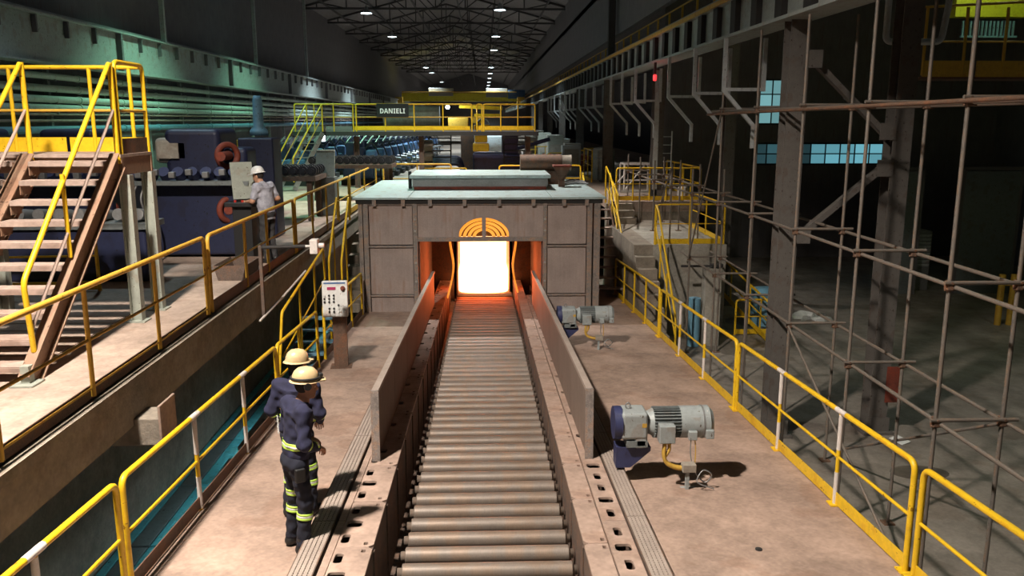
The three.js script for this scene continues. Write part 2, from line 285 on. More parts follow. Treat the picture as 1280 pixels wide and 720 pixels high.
// unseen lamps above the view, the last an added fill: their light falls on the roller table and the furnace
highBay([KEY.at[0], KEY.at[1] + 0.06, KEY.at[2]], 'warm high bay lamp hanging over the roller table', 'lamps over the roller table', 0);
spot('key_light', KEY.at, [-1.2, 1.2, -10.5], KEY.color, KEY.cd, 0.85, 0.65, 0.35);
highBay([-1.2, 13.0, -28], 'high bay lamp over the furnace roof', 'lamps over the roller table', 640, [1, 0.95, 0.89]);
highBay([-7.9, 13.0, -30], 'nearer greenish high bay lamp by the left crane girder', 'lamps over the roller table', 0);
highBay([-7.9, 13.0, -43], 'farther greenish high bay lamp by the left crane girder', 'lamps over the roller table', 0);
for (const [z, cd] of [[-30, 300], [-43, 210]]) spot('green_light', [-7.9, 12.9, z], [-7.9, 0, z], [0.42, 1, 0.68], cd, 0.95, 0.4, 0.35);
highBay([-7.9, 13.0, -19], 'cool high bay lamp over the mill drives', 'lamps over the roller table', 90, [0.6, 0.9, 1.0]);
highBay([-3.4, 13.0, -47], 'cool high bay lamp over the bridge', 'lamps over the roller table', 600, COOL);
highBay([14, 11.5, -14], 'dim high bay lamp in the right bay', 'lamps over the roller table', 75, [0.8, 1, 0.85]);
highBay([1.15, 13.0, 2.5], 'added greenish fill lamp behind the camera', 'lamps over the roller table', 130, [0.75, 1, 0.88]);  // unseen lamp added as green fill to lift the near shadows

/* ---------- crane girders ---------- */
{ const t = thing('crane_girder', 'long riveted crane girder along the left wall with a rail on top', 'girder', [-12, 7.4, -15]);
  part(t, 'web_plate', bx(0.05, 1.2, 215, 0.1, 0.66, -85), M.girder); part(t, 'flange', [bx(0.6, 0.05, 215, 0, 1.28, -85), bx(0.6, 0.05, 215, 0, 0.03, -85)], M.girder);
  part(t, 'rail', [bx(0.12, 0.1, 215, 0.05, 1.36, -85)], M.steel);
  const sg = ready([bx(0.14, 0.46, 0.07, 0.18, 1.01, 0)]), sg2 = ready([bx(0.18, 1.18, 0.14, 0.2, 0.66, 0)]);
  for (let i = 0; i < 56; i++) { const s = part(t, 'stiffener', i % 7 === 2 ? sg2 : sg, M.wall); s.position.z = 2 - i * 1.75; }
}
{ const t = thing('crane_girder', 'crane girder on the right columns with pale panels between dark stiffeners', 'girder', [5.45, 7.6, -15]);
  part(t, 'web_plate', bx(0.05, 0.72, 205, -0.12, 0.4, -85), M.girder); part(t, 'flange', [bx(0.62, 0.05, 205, 0, 0.78, -85), bx(0.62, 0.06, 205, 0, 0.03, -85)], M.girder);
  part(t, 'rail', bx(0.1, 0.1, 205, -0.2, 0.86, -85), M.steel); part(t, 'edge_angle', bx(0.05, 0.09, 205, -0.34, 0.78, -85), M.yellowDusty);
  const sg = ready([bx(0.12, 0.68, 0.34, -0.2, 0.4, 0)]);
  for (let i = 0; i < 70; i++) { const s = part(t, 'stiffener', sg, M.dark); s.position.z = 8 - i * 1.38; }
}
{ const t = thing('crane_walkway', 'walkway with yellow handrail along the top of the right crane girder', 'walkway', [5.6, 8.42, -15]);
  part(t, 'deck', bx(0.9, 0.06, 205, 0.35, 0, -85), M.brown); part(t, 'top_rail', [rod([0.75, 1.05, 17], [0.75, 1.05, -187], 0.03, 6)], M.yellowDusty); part(t, 'mid_rail', rod([0.75, 0.55, 17], [0.75, 0.55, -187], 0.02, 6), M.yellowDusty);
  const pg = ready(bx(0.06, 1.05, 0.06, 0.75, 0.53, 0)); for (let i = 0; i < 60; i++) { const p = part(t, 'post', pg, M.yellowDusty); p.position.z = 12 - i * 1.9; }
}
// columns of the right crane row and braces, the outer row
function hallColumn(x, y0, y1, z, label, group, w = 0.34, m = M.column) {
  const t = thing('column', label, 'column', [x, y0, z], 0, group);
  part(t, 'flange', [bx(w, y1 - y0, 0.03, 0, (y1 - y0) / 2, w / 2), bx(w, y1 - y0, 0.03, 0, (y1 - y0) / 2, -w / 2)], m); part(t, 'web_plate', bx(0.03, y1 - y0, w - 0.03, 0, (y1 - y0) / 2, 0), m);
  part(t, 'base_plate', [bx(w + 0.25, 0.05, w + 0.25, 0, 0.025, 0), bx(w + 0.1, 0.3, 0.02, 0, 0.18, w / 2 + 0.03)], m);
  return t;
}
hallColumn(5.5, 0, 7.6, -15.1, 'brown steel column behind the near end of the scaffold', undefined);
const colB = hallColumn(7.5, 0, 12, -15.2, 'brown steel column with the red plate near its foot');
const redPlate = tag(part(scene, 'red_plate', [bx(0.26, 0.7, 0.02, 0, 0, 0), bx(0.03, 0.72, 0.05, 0.13, 0, -0.01)], M.rustRed), 'red sign plate fixed low on the brown column in the right bay', 'sign'); redPlate.position.set(7.7, 1.0, -14.95);
{ const t = hallColumn(6.0, 3.2, 7.6, -29.3, 'steel column with a painted lit flange strip standing behind the raised floor rail', undefined, 0.36, M.column); part(t, 'lit_flange_strip', bx(0.16, 4.3, 0.02, -0.08, 2.2, 0.21), M.bracket); }  // pale strip stands in for light falling on the flange
hallColumn(7.7, 0, 12, -26.6, 'outer steel column behind the stepped concrete block');
[-37.5, -48.5, -59.5, -70.5, -82, -94, -106].forEach((z) => hallColumn(5.5, 3.2, 7.6, z, 'steel column of the far right crane row', 'far columns of the right crane row', 0.4));
{ const t = thing('brace', 'brown diagonal brace rising from the near right column to the outer column', 'brace', [5.6, 3.8, -15.1]); part(t, 'brace_tube', [bar([0.14, 0, 0], [1.66, 1.3, 0], 0.1, 0.16, [0, 0, 1])], M.column); part(t, 'gusset', bx(0.34, 0.3, 0.02, 0.12, 0.06, 0.23), M.column); part(t, 'gusset', bx(0.3, 0.3, 0.02, 1.62, 1.25, 0.1), M.column); }
{ const t = thing('brace', 'brown diagonal brace falling from the girder to the outer column', 'brace', [5.6, 7.0, -15.1]); part(t, 'brace_tube', [bar([0.14, 0, 0], [1.66, -1.4, 0], 0.1, 0.16, [0, 0, 1])], M.column); part(t, 'gusset', bx(0.34, 0.3, 0.02, 0.12, -0.06, 0.23), M.column); part(t, 'gusset', bx(0.3, 0.3, 0.02, 1.62, -1.3, 0.1), M.column); }
// cable brackets hanging under the right girder
{ const near = ['cable bracket frame under the right girder, nearest the near column', 'cable bracket frame under the right girder, second from the near column', 'cable bracket frame under the right girder, next before the red warning lamp'];
  let first; [-18.3, -20.9, -23.8, -29, -31.8, -34.6, -40, -43, -46, -51, -54, -57, -62, -65, -68].forEach((z, i) => {
    const label = near[i] ?? 'pale cable bracket frame in the far row under the right girder';
    if (!first) { first = thing('cable_bracket', label, 'bracket', [5.15, 7.6, z]);
      for (const x of [0, 0.85]) part(first, 'post', bar([x, 0, 0], [x, -1.1, 0], 0.08, 0.08, [0, 0, 1]), M.bracket); part(first, 'strut', bar([0, -1.06, 0], [0.85, -1.06, 0], 0.07, 0.07), M.bracket);
      part(first, 'diagonal', [bar([0, -1.08, 0], [0.7, -1.85, 0], 0.08, 0.08, [0, 0, 1]), bar([0.68, -1.8, 0], [0.68, -2.3, 0], 0.08, 0.08, [0, 0, 1])], M.bracket);
    } else { const c = dup(first, label, [5.15, 7.6, z]); if (i > 2) c.userData.group = 'far cable brackets'; }
  });
}
{ const t = thing('warning_lamp', 'small red warning lamp under the right crane girder', 'lamp', [5.2, 7.15, -26]); part(t, 'lamp_body', [bx(0.07, 0.4, 0.07, 0, 0.26, 0)], M.black); part(t, 'red_glass', lathe([[0, -0.1], [0.05, -0.08], [0.06, 0.06], [0.04, 0.1], [0, 0.1]], 14), mat([0.5, 0.05, 0.05], { map: null, emit: [1, 0.06, 0.07], power: 0.9 })); }
point('warning_light', [5.0, 7.15, -25.9], [1, 0.1, 0.1], 0.6, 0.08);
{ const t = thing('roof_post', 'thin dark post rising from the crane walkway to the roof', 'post', [5.7, 8.45, -38.5]); part(t, 'post', [bar([0, 0, 0], [0, 5.4, 0], 0.3, 0.3, [0, 0, 1])], M.truss); }
[-20.5, -33, -46, -59].forEach((z, i) => { const t = thing('roof_post', ['thin post on the left girder nearest the yellow stairs', 'thin post on the left girder, second from the stairs', 'thin post on the left girder, third from the stairs', 'thin post on the left girder, fourth from the stairs'][i], 'post', [-11.9, 8.75, z]); part(t, 'post', [bar([0, 0, 0], [0, 5, 0], 0.16, 0.16, [0, 0, 1])], M.girder); });

/* ---------- left wall: pipes, posts, conduits ---------- */
[[7.12, 0.09, 'pipeGreen', 'uppermost'], [6.78, 0.1, 'pipeGreen', 'second'], [6.48, 0.1, 'pipeGreen', 'third'], [6.24, 0.1, 'pipeGreen', 'fourth'], [6.06, 0.035, 'tread', 'thin fifth'], [5.88, 0.035, 'tread', 'thin sixth'], [5.63, 0.1, 'pipeBlue', 'lowest, bluish']].forEach(([y, r, m, w], i) => {
  const t = thing('wall_pipe', w + ' pipe of the bundle running along the left hall wall', 'pipe', [-12.3, y, -10]); part(t, 'pipe_run', rod([0, 0, 12], [0, 0, -120], r, 12), M[m]);
  const cl = []; for (let k = 0; k < 26; k++) cl.push(rod([0, 0, 2 - k * 3.1], [0, 0, 1.9 - k * 3.1], r * 1.25, 10)); part(t, 'pipe_collar', cl, M[m]);
});
for (let i = 0; i < 22; i++) { const z = -18 - i * 3.6, t = thing('pipe_post', 'post carrying the pipe bundle on the left hall wall', 'post', [-12.5, 3.2, z], 0, 'posts of the wall pipe bundle'); part(t, 'post', bar([0, 0, 0], [0, 4.2, 0], 0.12, 0.14, [0, 0, 1]), M.girder); part(t, 'arm', [0, 1, 2, 3].map((k) => bx(0.3, 0.05, 0.06, 0.12, 3.82 - k * 0.31, 0)), M.girder); }

/* ---------- roller table ---------- */
const table = thing('roller_table', 'long roller table of worn steel rollers leading down to the furnace mouth', 'roller table', [0, SL(-6), -6]); table.rotation.x = -Math.atan(K);
const tz = (z) => (z + 6) * Math.sqrt(1 + K * K);
{ const L = 1.85, g = lathe([[0, 0], [0.05, 0], [0.05, 0.05], [0.085, 0.05], [0.092, 0.06], [0.092, L - 0.06], [0.085, L - 0.05], [0.05, L - 0.05], [0.05, L], [0, L]], 20); g.rotateZ(-Math.PI / 2); g.translate(-0.91, 0, 0);
  const vs = [0, 1, 2, 3].map((i) => { const h = ready(g.clone()); const uv = h.attributes.uv; for (let k = 0; k < uv.count; k++) uv.setXY(k, uv.getX(k) + i * 0.37, uv.getY(k) + i * 0.21); return h; });
  for (let i = 0; i < 65; i++) { const r = part(table, 'roller', vs[i % 4], M.roller[Math.floor(rnd() * 3)]); r.position.set(0, -0.315, tz(-6.0) - 0.05 - i * 0.3755); r.rotation.x = rnd() * 6; }
}
// inner side walls and machined top plates, piece by piece
{ const P = 1.132, top = 0.15;
  const leftShape = () => { const h = []; for (const zc of [0.2, 0.55, 0.9]) h.push(zc === 0.55 ? slot(-1.44, -1.275, zc - 0.08, zc + 0.08, 0.05) : slot(-1.435, -1.35, zc - 0.1, zc + 0.1, 0.04)); h.push(slot(-1.2, -1.155, 0.05, 0.12, 0.016), slot(-1.2, -1.155, P - 0.12, P - 0.05, 0.016));
    return prism([[-1.455, 0.009], [-1.15, 0.009], [-1.1, 0.06], [-1.1, P - 0.05], [-1.14, P - 0.009], [-1.455, P - 0.009]], 0.025, h, 0.003).rotateX(-Math.PI / 2); };
  const gl = ready(leftShape()); // lies on y = 0.., runs toward -z
  const side = ready([bx(0.03, 0.95, P - 0.012, -1.115, -0.5, -P / 2), bx(0.012, 0.9, 0.05, -1.094, -0.5, -0.03)]), sideR = ready([bx(0.03, 0.95, P - 0.012, 0.975, -0.5, -P / 2), bx(0.012, 0.9, 0.05, 0.956, -0.5, -0.03)]);
  const gr = ready(prism([[1.01, 0.009], [1.19, 0.009], [1.19, P - 0.009], [1.0, P - 0.009], [0.96, P - 0.05], [0.96, 0.06]], 0.025, [slot(1.13, 1.175, 0.05, 0.12, 0.016), slot(1.13, 1.175, P - 0.12, P - 0.05, 0.016)], 0.003).rotateX(-Math.PI / 2));
  for (let i = 0; i < 19; i++) { const z = tz(-6.41) - i * P;
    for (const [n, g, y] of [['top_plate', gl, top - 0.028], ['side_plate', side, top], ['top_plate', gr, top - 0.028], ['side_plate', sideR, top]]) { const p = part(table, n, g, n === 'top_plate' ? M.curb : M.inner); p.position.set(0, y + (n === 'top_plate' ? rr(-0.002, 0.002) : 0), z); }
  }
  const H = []; for (let k = 0; k < 6; k++) { const zc = 0.2 + k * 0.36; H.push(k % 3 === 1 ? slot(1.25, 1.415, zc - 0.08, zc + 0.08, 0.05) : slot(1.29, 1.375, zc - 0.1, zc + 0.1, 0.04)); }
  const Q = P * 2, gs = ready(prism([[1.212, 0.008], [1.455, 0.008], [1.455, Q - 0.008], [1.212, Q - 0.008]], 0.025, H, 0.003).rotateX(-Math.PI / 2));
  for (let i = 0; i < 8; i++) { const p = part(table, 'slotted_plate', gs, M.curb); p.position.set(0, top - 0.03, tz(-5.81) - i * Q); }
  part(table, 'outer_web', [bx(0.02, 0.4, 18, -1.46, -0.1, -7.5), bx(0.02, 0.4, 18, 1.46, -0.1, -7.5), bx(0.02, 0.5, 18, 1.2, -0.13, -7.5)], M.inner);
}
// perforated cover strips on the outer sides of the table
function coverStrip(x0, x1, side, label) {
  const t = thing('cable_duct', label, 'duct', [(x0 + x1) / 2, SL(-6), -6]); t.rotation.x = -Math.atan(K);
  const w = x1 - x0, L = 2.83, bars = [], rung = [];
  for (let k = 0; k < 5; k++) bars.push(bx(w / 5 - 0.012, 0.012, L - 0.015, -w / 2 + w * (k + 0.5) / 5, 0.155, 0));
  for (let z = -L / 2 + 0.03; z < L / 2; z += 0.045) rung.push(bx(w - 0.01, 0.008, 0.024, 0, 0.15, z));
  const gb = ready(bars), gr = ready(rung), gc = ready([bx(0.012, 0.26, L, -w / 2, 0.03, 0), bx(0.012, 0.26, L, w / 2, 0.03, 0)]), bd = ready(bx(0.07, 0.02, L - 0.015, side * (w / 2 + 0.075), 0.15, 0));
  for (let i = 0; i < 6; i++) { const z = tz(-6.73) - i * L; for (const [n, g, m] of [['cover_bars', gb, M.strip], ['rung', gr, M.strip], ['duct_side', gc, M.inner], ['edge_band', bd, M.curb]]) { if (n === 'edge_band' && side < 0) continue; const p = part(t, n, g, m); p.position.z = z; if (n === 'rung') p.userData.kind = 'stuff'; } }
}
coverStrip(-1.79, -1.57, 1, 'perforated steel cable duct between the two men and the rollers');
coverStrip(1.48, 1.68, -1, 'perforated steel cable duct between the rollers and the geared motors');
// upright guard plates standing on the table's edges
function guard(x, name, label, side) {
  const t = thing('guard_plate', label, 'guard', [x, SL(-10) + 0.15, -10]); t.rotation.x = -Math.atan(K);
  const L = 12.3; const seams = [0, 2.1, 4.2, 6.3, 8.4, 10.5, L];
  for (let i = 0; i < 6; i++) part(t, 'steel_sheet', [bx(0.035, 0.86, seams[i + 1] - seams[i] - 0.012, 0, 0.43, -(seams[i] + seams[i + 1]) / 2)], M.guard);
  part(t, 'top_bar', bx(0.085, 0.05, L, 0, 0.885, -L / 2), M.strip); part(t, 'end_plate', bx(0.1, 0.91, 0.05, 0, 0.455, 0.02), M.furnaceFrame);
  for (let i = 1; i < 6; i++) part(t, 'rib', bx(0.06, 0.84, 0.05, side * 0.045, 0.42, -seams[i]), M.guard);
}
guard(-1.37, 'guard_plate', 'long upright steel guard plate along the left edge of the rollers', -1);
guard(1.31, 'guard_plate', 'long upright steel guard plate along the right edge of the rollers', 1);

/* ---------- furnace ---------- */
const FX0 = -3.28, FX1 = 3.07, FZ = -22, FB = SL(-22) - 0.02, FT = 3.9;
{ const t = thing('furnace', 'wide steel-clad furnace with a glowing arched mouth at the end of the rollers', 'furnace', [-0.1, FB, FZ]);
  const panel = (x0, x1, y0, y1) => { abs(t, 'wall_panel', [rspan(x0 + 0.015, x1 - 0.015, y0 + 0.015, y1 - 0.015, FZ - 0.06, FZ - 0.03, 0.006)], M.furnace); };
  const fr = (x0, x1, y0, y1, d = 0) => abs(t, 'frame_bar', rspan(x0, x1, y0, y1, FZ - 0.1, FZ + 0.02 + d, 0.008), M.furnaceFrame);
  panel(-3.02, -1.86, 2.66, 3.72); panel(-3.02, -1.86, 1.33, 2.6); panel(-3.02, -1.86, FB, 1.28); panel(1.66, 2.72, 2.66, 3.72); panel(1.66, 2.72, 1.33, 2.6); panel(1.66, 2.72, FB, 1.28);
  fr(FX0, -3.17, FB, FT - 0.12); fr(-3.15, -3.02, FB, FT - 0.12, 0.02); fr(-1.86, -1.74, FB, FT - 0.12, 0.03); fr(1.56, 1.66, FB, FT - 0.12, 0.03); fr(2.72, 2.86, FB, FT - 0.12, 0.02); fr(2.9, FX1, FB, FT - 0.12, 0.02);
  for (const [a, b] of [[-3.02, -1.86], [1.66, 2.72]]) for (const y of [2.6, 1.28]) fr(a, b, y, y + 0.05);
  fr(-3.02, 2.72, 3.72, 3.78);
  // lintel with the two halves of the arched sight opening
  const half = (s) => { const p = new THREE.Path(); const a0 = s > 0 ? 0.045 : Math.PI - 0.045; p.moveTo(0.05 * s, 2.87); p.lineTo(0.66 * s, 2.87); p.lineTo(0.66 * s, 2.92); p.absellipse(0, 2.92, 0.66, 0.46, s > 0 ? 0 : Math.PI, s > 0 ? 1.49 : Math.PI - 1.49, s < 0); p.lineTo(0.05 * s, 2.87); return p; };
  abs(t, 'lintel', [prism([[-1.74, 2.8], [1.56, 2.8], [1.56, 3.72], [-1.74, 3.72]], 0.08, [half(1), half(-1)]).translate(0, 0, FZ - 0.1)], M.furnace);
  abs(t, 'frame_bar', rspan(-1.74, 1.56, 2.76, 2.875, FZ - 0.1, FZ + 0.04, 0.008), M.furnaceFrame);
  for (const x of [-1.8, 1.61]) for (const y of [3.05, 3.35, 2.2, 1.7]) abs(t, 'bolt', rod([x, y, FZ + 0.04], [x, y, FZ + 0.08], 0.032, 6), M.bolt);
  abs(t, 'side_wall', [span(FX0, FX0 + 0.12, FB, FT - 0.1, FZ - 6.1, FZ - 0.1)], M.furnace); abs(t, 'side_wall', [span(FX1 - 0.12, FX1, FB, FT - 0.1, FZ - 6.1, FZ - 0.1)], M.furnace);
  for (let i = 1; i < 4; i++) for (const x of [FX0 - 0.05, FX1 + 0.05]) abs(t, 'side_post', span(x - 0.05, x + 0.05, FB - 0.3, FT - 0.12, FZ - 0.4 - i * 1.8, FZ - 0.3 - i * 1.8), M.furnaceFrame);
  abs(t, 'back_wall', [span(FX0, -1.0, 0.3, FT - 0.1, FZ - 6.2, FZ - 6.1), span(0.95, FX1, 0.3, FT - 0.1, FZ - 6.2, FZ - 6.1), span(-1.0, 0.95, 2.6, FT - 0.1, FZ - 6.2, FZ - 6.1)], M.furnace);
  abs(t, 'roof_channel', [span(FX0 - 0.05, FX1 + 0.05, FT - 0.14, FT - 0.03, FZ - 6.2, FZ + 0.05)], M.dark);
  for (const [a, b] of [[FX0 - 0.12, -1.97], [-1.96, 1.77], [1.78, FX1 + 0.12]]) abs(t, 'roof_sheet', rspan(a, b, FT - 0.03, FT + 0.03, FZ - 6.3, FZ + 0.12, 0.01), M.roofTop);
  for (const x of [-2.85, -2.1, -1.4, -0.5, 0.4, 1.3, 2.1, 2.7]) abs(t, 'roof_lug', span(x - 0.05, x + 0.05, FT - 0.2, FT - 0.03, FZ + 0.05, FZ + 0.1), M.furnaceFrame);
  abs(t, 'opening_cheek', [span(-1.78, -1.7, 0.3, 2.8, FZ - 5.2, FZ - 0.1)], M.inner); abs(t, 'opening_cheek', [span(1.52, 1.6, 0.3, 2.8, FZ - 5.2, FZ - 0.1)], M.inner);
  abs(t, 'front_screen', [span(-1.78, -0.86, 0.1, 3.4, FZ - 5.3, FZ - 5.2), span(0.82, 1.6, 0.1, 3.4, FZ - 5.3, FZ - 5.2), span(-0.86, 0.82, 2.9, 3.4, FZ - 5.3, FZ - 5.2), span(-1.78, 1.6, 2.95, 3.05, FZ - 5.2, FZ - 1.6)], M.inner);
  // refractory vault: half cylinder of ribs over hot side walls
  const C = -0.03, R = 0.86, hot = mat([0.5, 0.42, 0.36], { map: dustTex, rough: 0.9 }), ribHot = hot;
  const vault = (r0, r1, z0, z1) => { const s = []; for (let i = 0; i <= 20; i++) { const a = Math.PI * i / 20; s.push([C + Math.cos(a) * r1, 2.62 + Math.sin(a) * r1]); } for (let i = 20; i >= 0; i--) { const a = Math.PI * i / 20; s.push([C + Math.cos(a) * r0, 2.62 + Math.sin(a) * r0]); } return prism(s, z1 - z0).translate(0, 0, z0); };
  abs(t, 'vault', vault(R + 0.02, R + 0.1, FZ - 8.8, FZ - 5.2), hot);
  for (let i = 0; i < 6; i++) abs(t, 'vault_rib', vault(R - 0.07, R + 0.03, FZ - 5.45 - i * 0.55, FZ - 5.28 - i * 0.55), ribHot);
  for (const s of [-1, 1]) abs(t, 'chamber_wall', [span(C + s * (R + 0.02), C + s * (R + 0.1), 0.0, 2.62, FZ - 8.8, FZ - 5.2)], ribHot);
  abs(t, 'chamber_end', [span(C - R, C + R, 0.0, 3.4, FZ - 8.9, FZ - 8.8)], mat([0.4, 0.2, 0.1], { map: null, emit: [1, 0.34, 0.145], power: 7 }));
  // stepped arch of refractory rings behind the sight opening, their glow put into emissive colour
  const ringBack = hot;
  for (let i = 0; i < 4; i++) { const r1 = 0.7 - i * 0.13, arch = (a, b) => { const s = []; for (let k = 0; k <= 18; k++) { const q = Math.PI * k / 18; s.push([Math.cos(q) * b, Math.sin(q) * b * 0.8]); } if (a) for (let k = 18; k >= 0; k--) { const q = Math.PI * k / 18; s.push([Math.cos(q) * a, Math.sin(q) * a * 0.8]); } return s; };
    abs(t, 'sight_ring', prism(arch(r1 - 0.082, r1), 0.1).translate(0, 2.8, FZ - 0.24 - i * 0.1), mat([0.3, 0.12, 0.06], { map: null, rough: 0.9, emit: [1, 0.36, 0.04], power: 1.0 }), 'refractory ring with emissive orange glow');
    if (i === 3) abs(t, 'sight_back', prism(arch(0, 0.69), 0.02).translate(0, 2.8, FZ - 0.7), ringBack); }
  const hornGlow = mat([0.3, 0.12, 0.06], { map: null, rough: 0.8, emit: [1, 0.3, 0.03], power: 0.9 });
  // flared guide horns beside the mouth, orange glow painted in as emission
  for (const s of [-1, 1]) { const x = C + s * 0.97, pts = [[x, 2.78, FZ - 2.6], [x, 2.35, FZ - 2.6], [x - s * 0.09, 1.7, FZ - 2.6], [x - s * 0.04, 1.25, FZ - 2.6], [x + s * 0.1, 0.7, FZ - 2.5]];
    const c = new THREE.CatmullRomCurve3(pts.map((p) => V(...p))).getPoints(16), gs = []; for (let i = 0; i < 16; i++) gs.push(bar(c[i].toArray(), c[i + 1].toArray(), 0.05, 0.3, [0, 0, 1])); abs(t, 'guide_horn', gs, hornGlow, 'guide horn with emissive orange glow'); }
}
{ // white-hot ingot with a rounded front end, lying on the rollers
  const t = tag(part(scene, 'hot_ingot', [(() => { const s = new THREE.Shape(); const w = 0.75; s.moveTo(-w, 0); s.lineTo(w, 0); s.lineTo(w, 2.8); s.bezierCurveTo(w, 3.12, w - 0.25, 3.27, 0, 3.3); s.bezierCurveTo(-w + 0.25, 3.27, -w, 3.12, -w, 2.8); s.lineTo(-w, 0); return new THREE.ExtrudeGeometry(s, { depth: 0.62, bevelEnabled: true, bevelSize: 0.07, bevelThickness: 0.07, bevelSegments: 4, curveSegments: 16 }); })().rotateX(Math.PI / 2).translate(0, 0.69, -3.37)], mat([0.4, 0.2, 0.1], { map: null, emit: [1, 0.33, 0.125], power: 8 })), 'white-hot ingot glowing in the furnace mouth on the rollers', 'ingot');
  t.position.set(-0.03, SL(-26.7) - 0.225, -26.7); t.rotation.x = -Math.atan(K);
}
{ const l = new THREE.RectAreaLight(new THREE.Color().setRGB(1, 0.1, 0.012), 14, 1.5, 1.4); l.position.set(-0.03, 1.15, -26.0); l.lookAt(0, 1.0, -18); l.name = 'ingot_glow_light'; scene.add(l); }
// raised cover, fan and hopper on the furnace roof
{ const t = thing('roof_cover', 'low grey insulated cover box lying on the furnace roof', 'cover', [-0.1, FT + 0.03, -25.2]);
  part(t, 'lid', [rb(4.05, 0.1, 2.6, 0, 0.38, -0.3, 0.02)], M.roofTop); part(t, 'box_wall', rb(3.9, 0.26, 2.4, 0, 0.2, -0.3, 0.02), M.steel); part(t, 'skirt', bx(3.8, 0.08, 2.45, 0, 0.05, -0.28), M.rustRed); part(t, 'pillar', rod([-2.05, 0, 0.4], [-2.05, 0.5, 0.4], 0.05, 8), M.black); }
{ const t = thing('roof_fan', 'brown motor with a pale end cap behind the furnace roof cover', 'motor', [1.75, FT + 0.03, -26.6]);
  part(t, 'motor_body', rod([-0.6, 0.65, 0], [0.7, 0.65, 0], 0.26, 20), M.brown); part(t, 'end_cap', rod([0.7, 0.65, 0], [1.0, 0.65, 0], 0.24, 20), M.pale); part(t, 'mount', [bx(1.2, 0.4, 0.5, 0, 0.2, 0)], M.brown); }
{ const t = thing('hopper', 'small dark red hopper on the furnace roof right of the cover', 'hopper', [2.35, FT + 0.03, -25.4]);
  const g = new THREE.CylinderGeometry(0.34, 0.12, 0.42, 4); g.rotateY(Math.PI / 4); part(t, 'cone', g.translate(0, 0.4, 0), M.brown); part(t, 'outlet', bx(0.18, 0.2, 0.18, 0, 0.1, 0), M.brown); part(t, 'rim', bx(0.54, 0.05, 0.54, 0, 0.62, 0), M.rustRed); }
{ const t = thing('roof_pipework', 'thin bent pipes lying on the right end of the furnace roof', 'pipe', [2.7, FT + 0.03, -26]);
  for (let i = 0; i < 3; i++) part(t, 'pipe_run', pipe([[-0.3, 0.04, 0.6 - i * 0.5], [0.1, 0.1, 0.2 - i * 0.5], [0.5, 0.06, 0.3 - i * 0.5]], 0.03, 0.1, 6), M.steel); }

/* ---------- guard rails ---------- */
// a rail section from floor point a to floor point b: bent top pipe with end posts, mid pipe, inner posts, toe board
function rail(a, b, label, o = {}) {
  const h = o.h ?? 1.1, A = V(...a), B = V(...b), n = o.posts ?? 2, m = o.m ?? M.yellow, r = o.r ?? 0.03, t = thing('guard_rail', label, 'guard rail', a, 0, o.group), d = B.clone().sub(A), at = (k, y) => [d.x * k, d.y * k + y, d.z * k];
  const dir = d.clone().setY(0).normalize();
  part(t, 'top_rail', pipe([at(0, 0), at(0, h), at(1, h), at(1, 0)], r, 0.11), m); part(t, 'mid_rail', rod(at(0, h * 0.52), at(1, h * 0.52), r * 0.6, 8), m);
  for (let i = 1; i <= n; i++) { const k = o.at ? o.at[i - 1] : i / (n + 1); part(t, 'post', rod(at(k, 0), at(k, h), r * 0.85, 8), m);
    if (o.white) { const e = 0.13 / d.length(); part(t, 'white_band', [rod(at(k - e, h), at(k + e, h), r * 1.06, 10), rod(at(k, h * 0.6), at(k, h - 0.03), r * 0.95, 8)], M.white, 'white painted band'); part(t, 'white_band', rod(at(k, 0.02), at(k, h * 0.36), r * 0.95, 8), M.white, 'white painted post foot'); } }
  if (o.toe !== 0) { const q = bar(at(0, 0.09), at(1, 0.09), 0.012, o.toe ?? 0.14); part(t, 'toe_board', q, o.toeM ?? m); }
  if (o.feet) for (let i = 0; i <= n + 1; i++) { const k = i === 0 ? 0 : i === n + 1 ? 1 : o.at ? o.at[i - 1] : i / (n + 1); part(t, 'foot_plate', bx(0.14, 0.015, 0.14, ...at(k, 0.012)), o.toeM ?? m); }
  return t;
}
const RX = 3.96, LX = -3.2, PX = -3.9, PY = 3.2;
const onR = (z) => [RX, SL(z), z], onL = (z) => [LX, SL(z), z], onP = (z, x = PX) => [x, PY, z];
rail(onR(0.5), onR(-6.98), 'yellow guard rail section at the right, cut by the lower corner', { posts: 3, white: true, feet: true });
rail(onR(-7.14), onR(-12.5), 'yellow guard rail section beside the nearer geared motor, white bands', { posts: 2, at: [0.3, 0.65], white: true, feet: true });
rail(onR(-12.62), onR(-18.3), 'yellow guard rail section on the right between the two motors', { posts: 2, white: true, feet: true });
rail(onR(-18.45), onR(-24.8), 'yellow guard rail section beside the far motor and the steps', { posts: 3, feet: true });
rail(onL(0.5), onL(-6.9), 'yellow guard rail section left of the men, cut by the lower edge', { posts: 3, at: [0.3, 0.56, 0.82], white: true, toeM: M.brown });
rail(onL(-7.02), onL(-12.5), 'yellow guard rail section directly behind the two men in navy', { posts: 2, at: [0.34, 0.68], white: true, toeM: M.brown });
rail(onL(-12.6), onL(-15.7), 'short yellow guard rail section left of the white control box', { posts: 1, toeM: M.brown });
rail(onL(-16.4), onL(-21.6), 'yellow guard rail section between control box and furnace corner', { posts: 2, toeM: M.brown });
rail(onP(0), onP(-11.72), 'long yellow rail on the left platform crossing the stair foot', { posts: 4, at: [0.36, 0.555, 0.695, 0.845], toe: 0.02, m: M.yellowDusty });
rail(onP(-11.88), onP(-17.3), 'dusty yellow rail on the left platform beside the man in grey', { posts: 2, at: [0.34, 0.6], m: M.yellowDusty, toeM: M.brown });
rail(onP(-17.45), onP(-24.5), 'dusty rail on the left platform between grey man and furnace', { posts: 3, m: M.yellowDusty, toeM: M.brown });
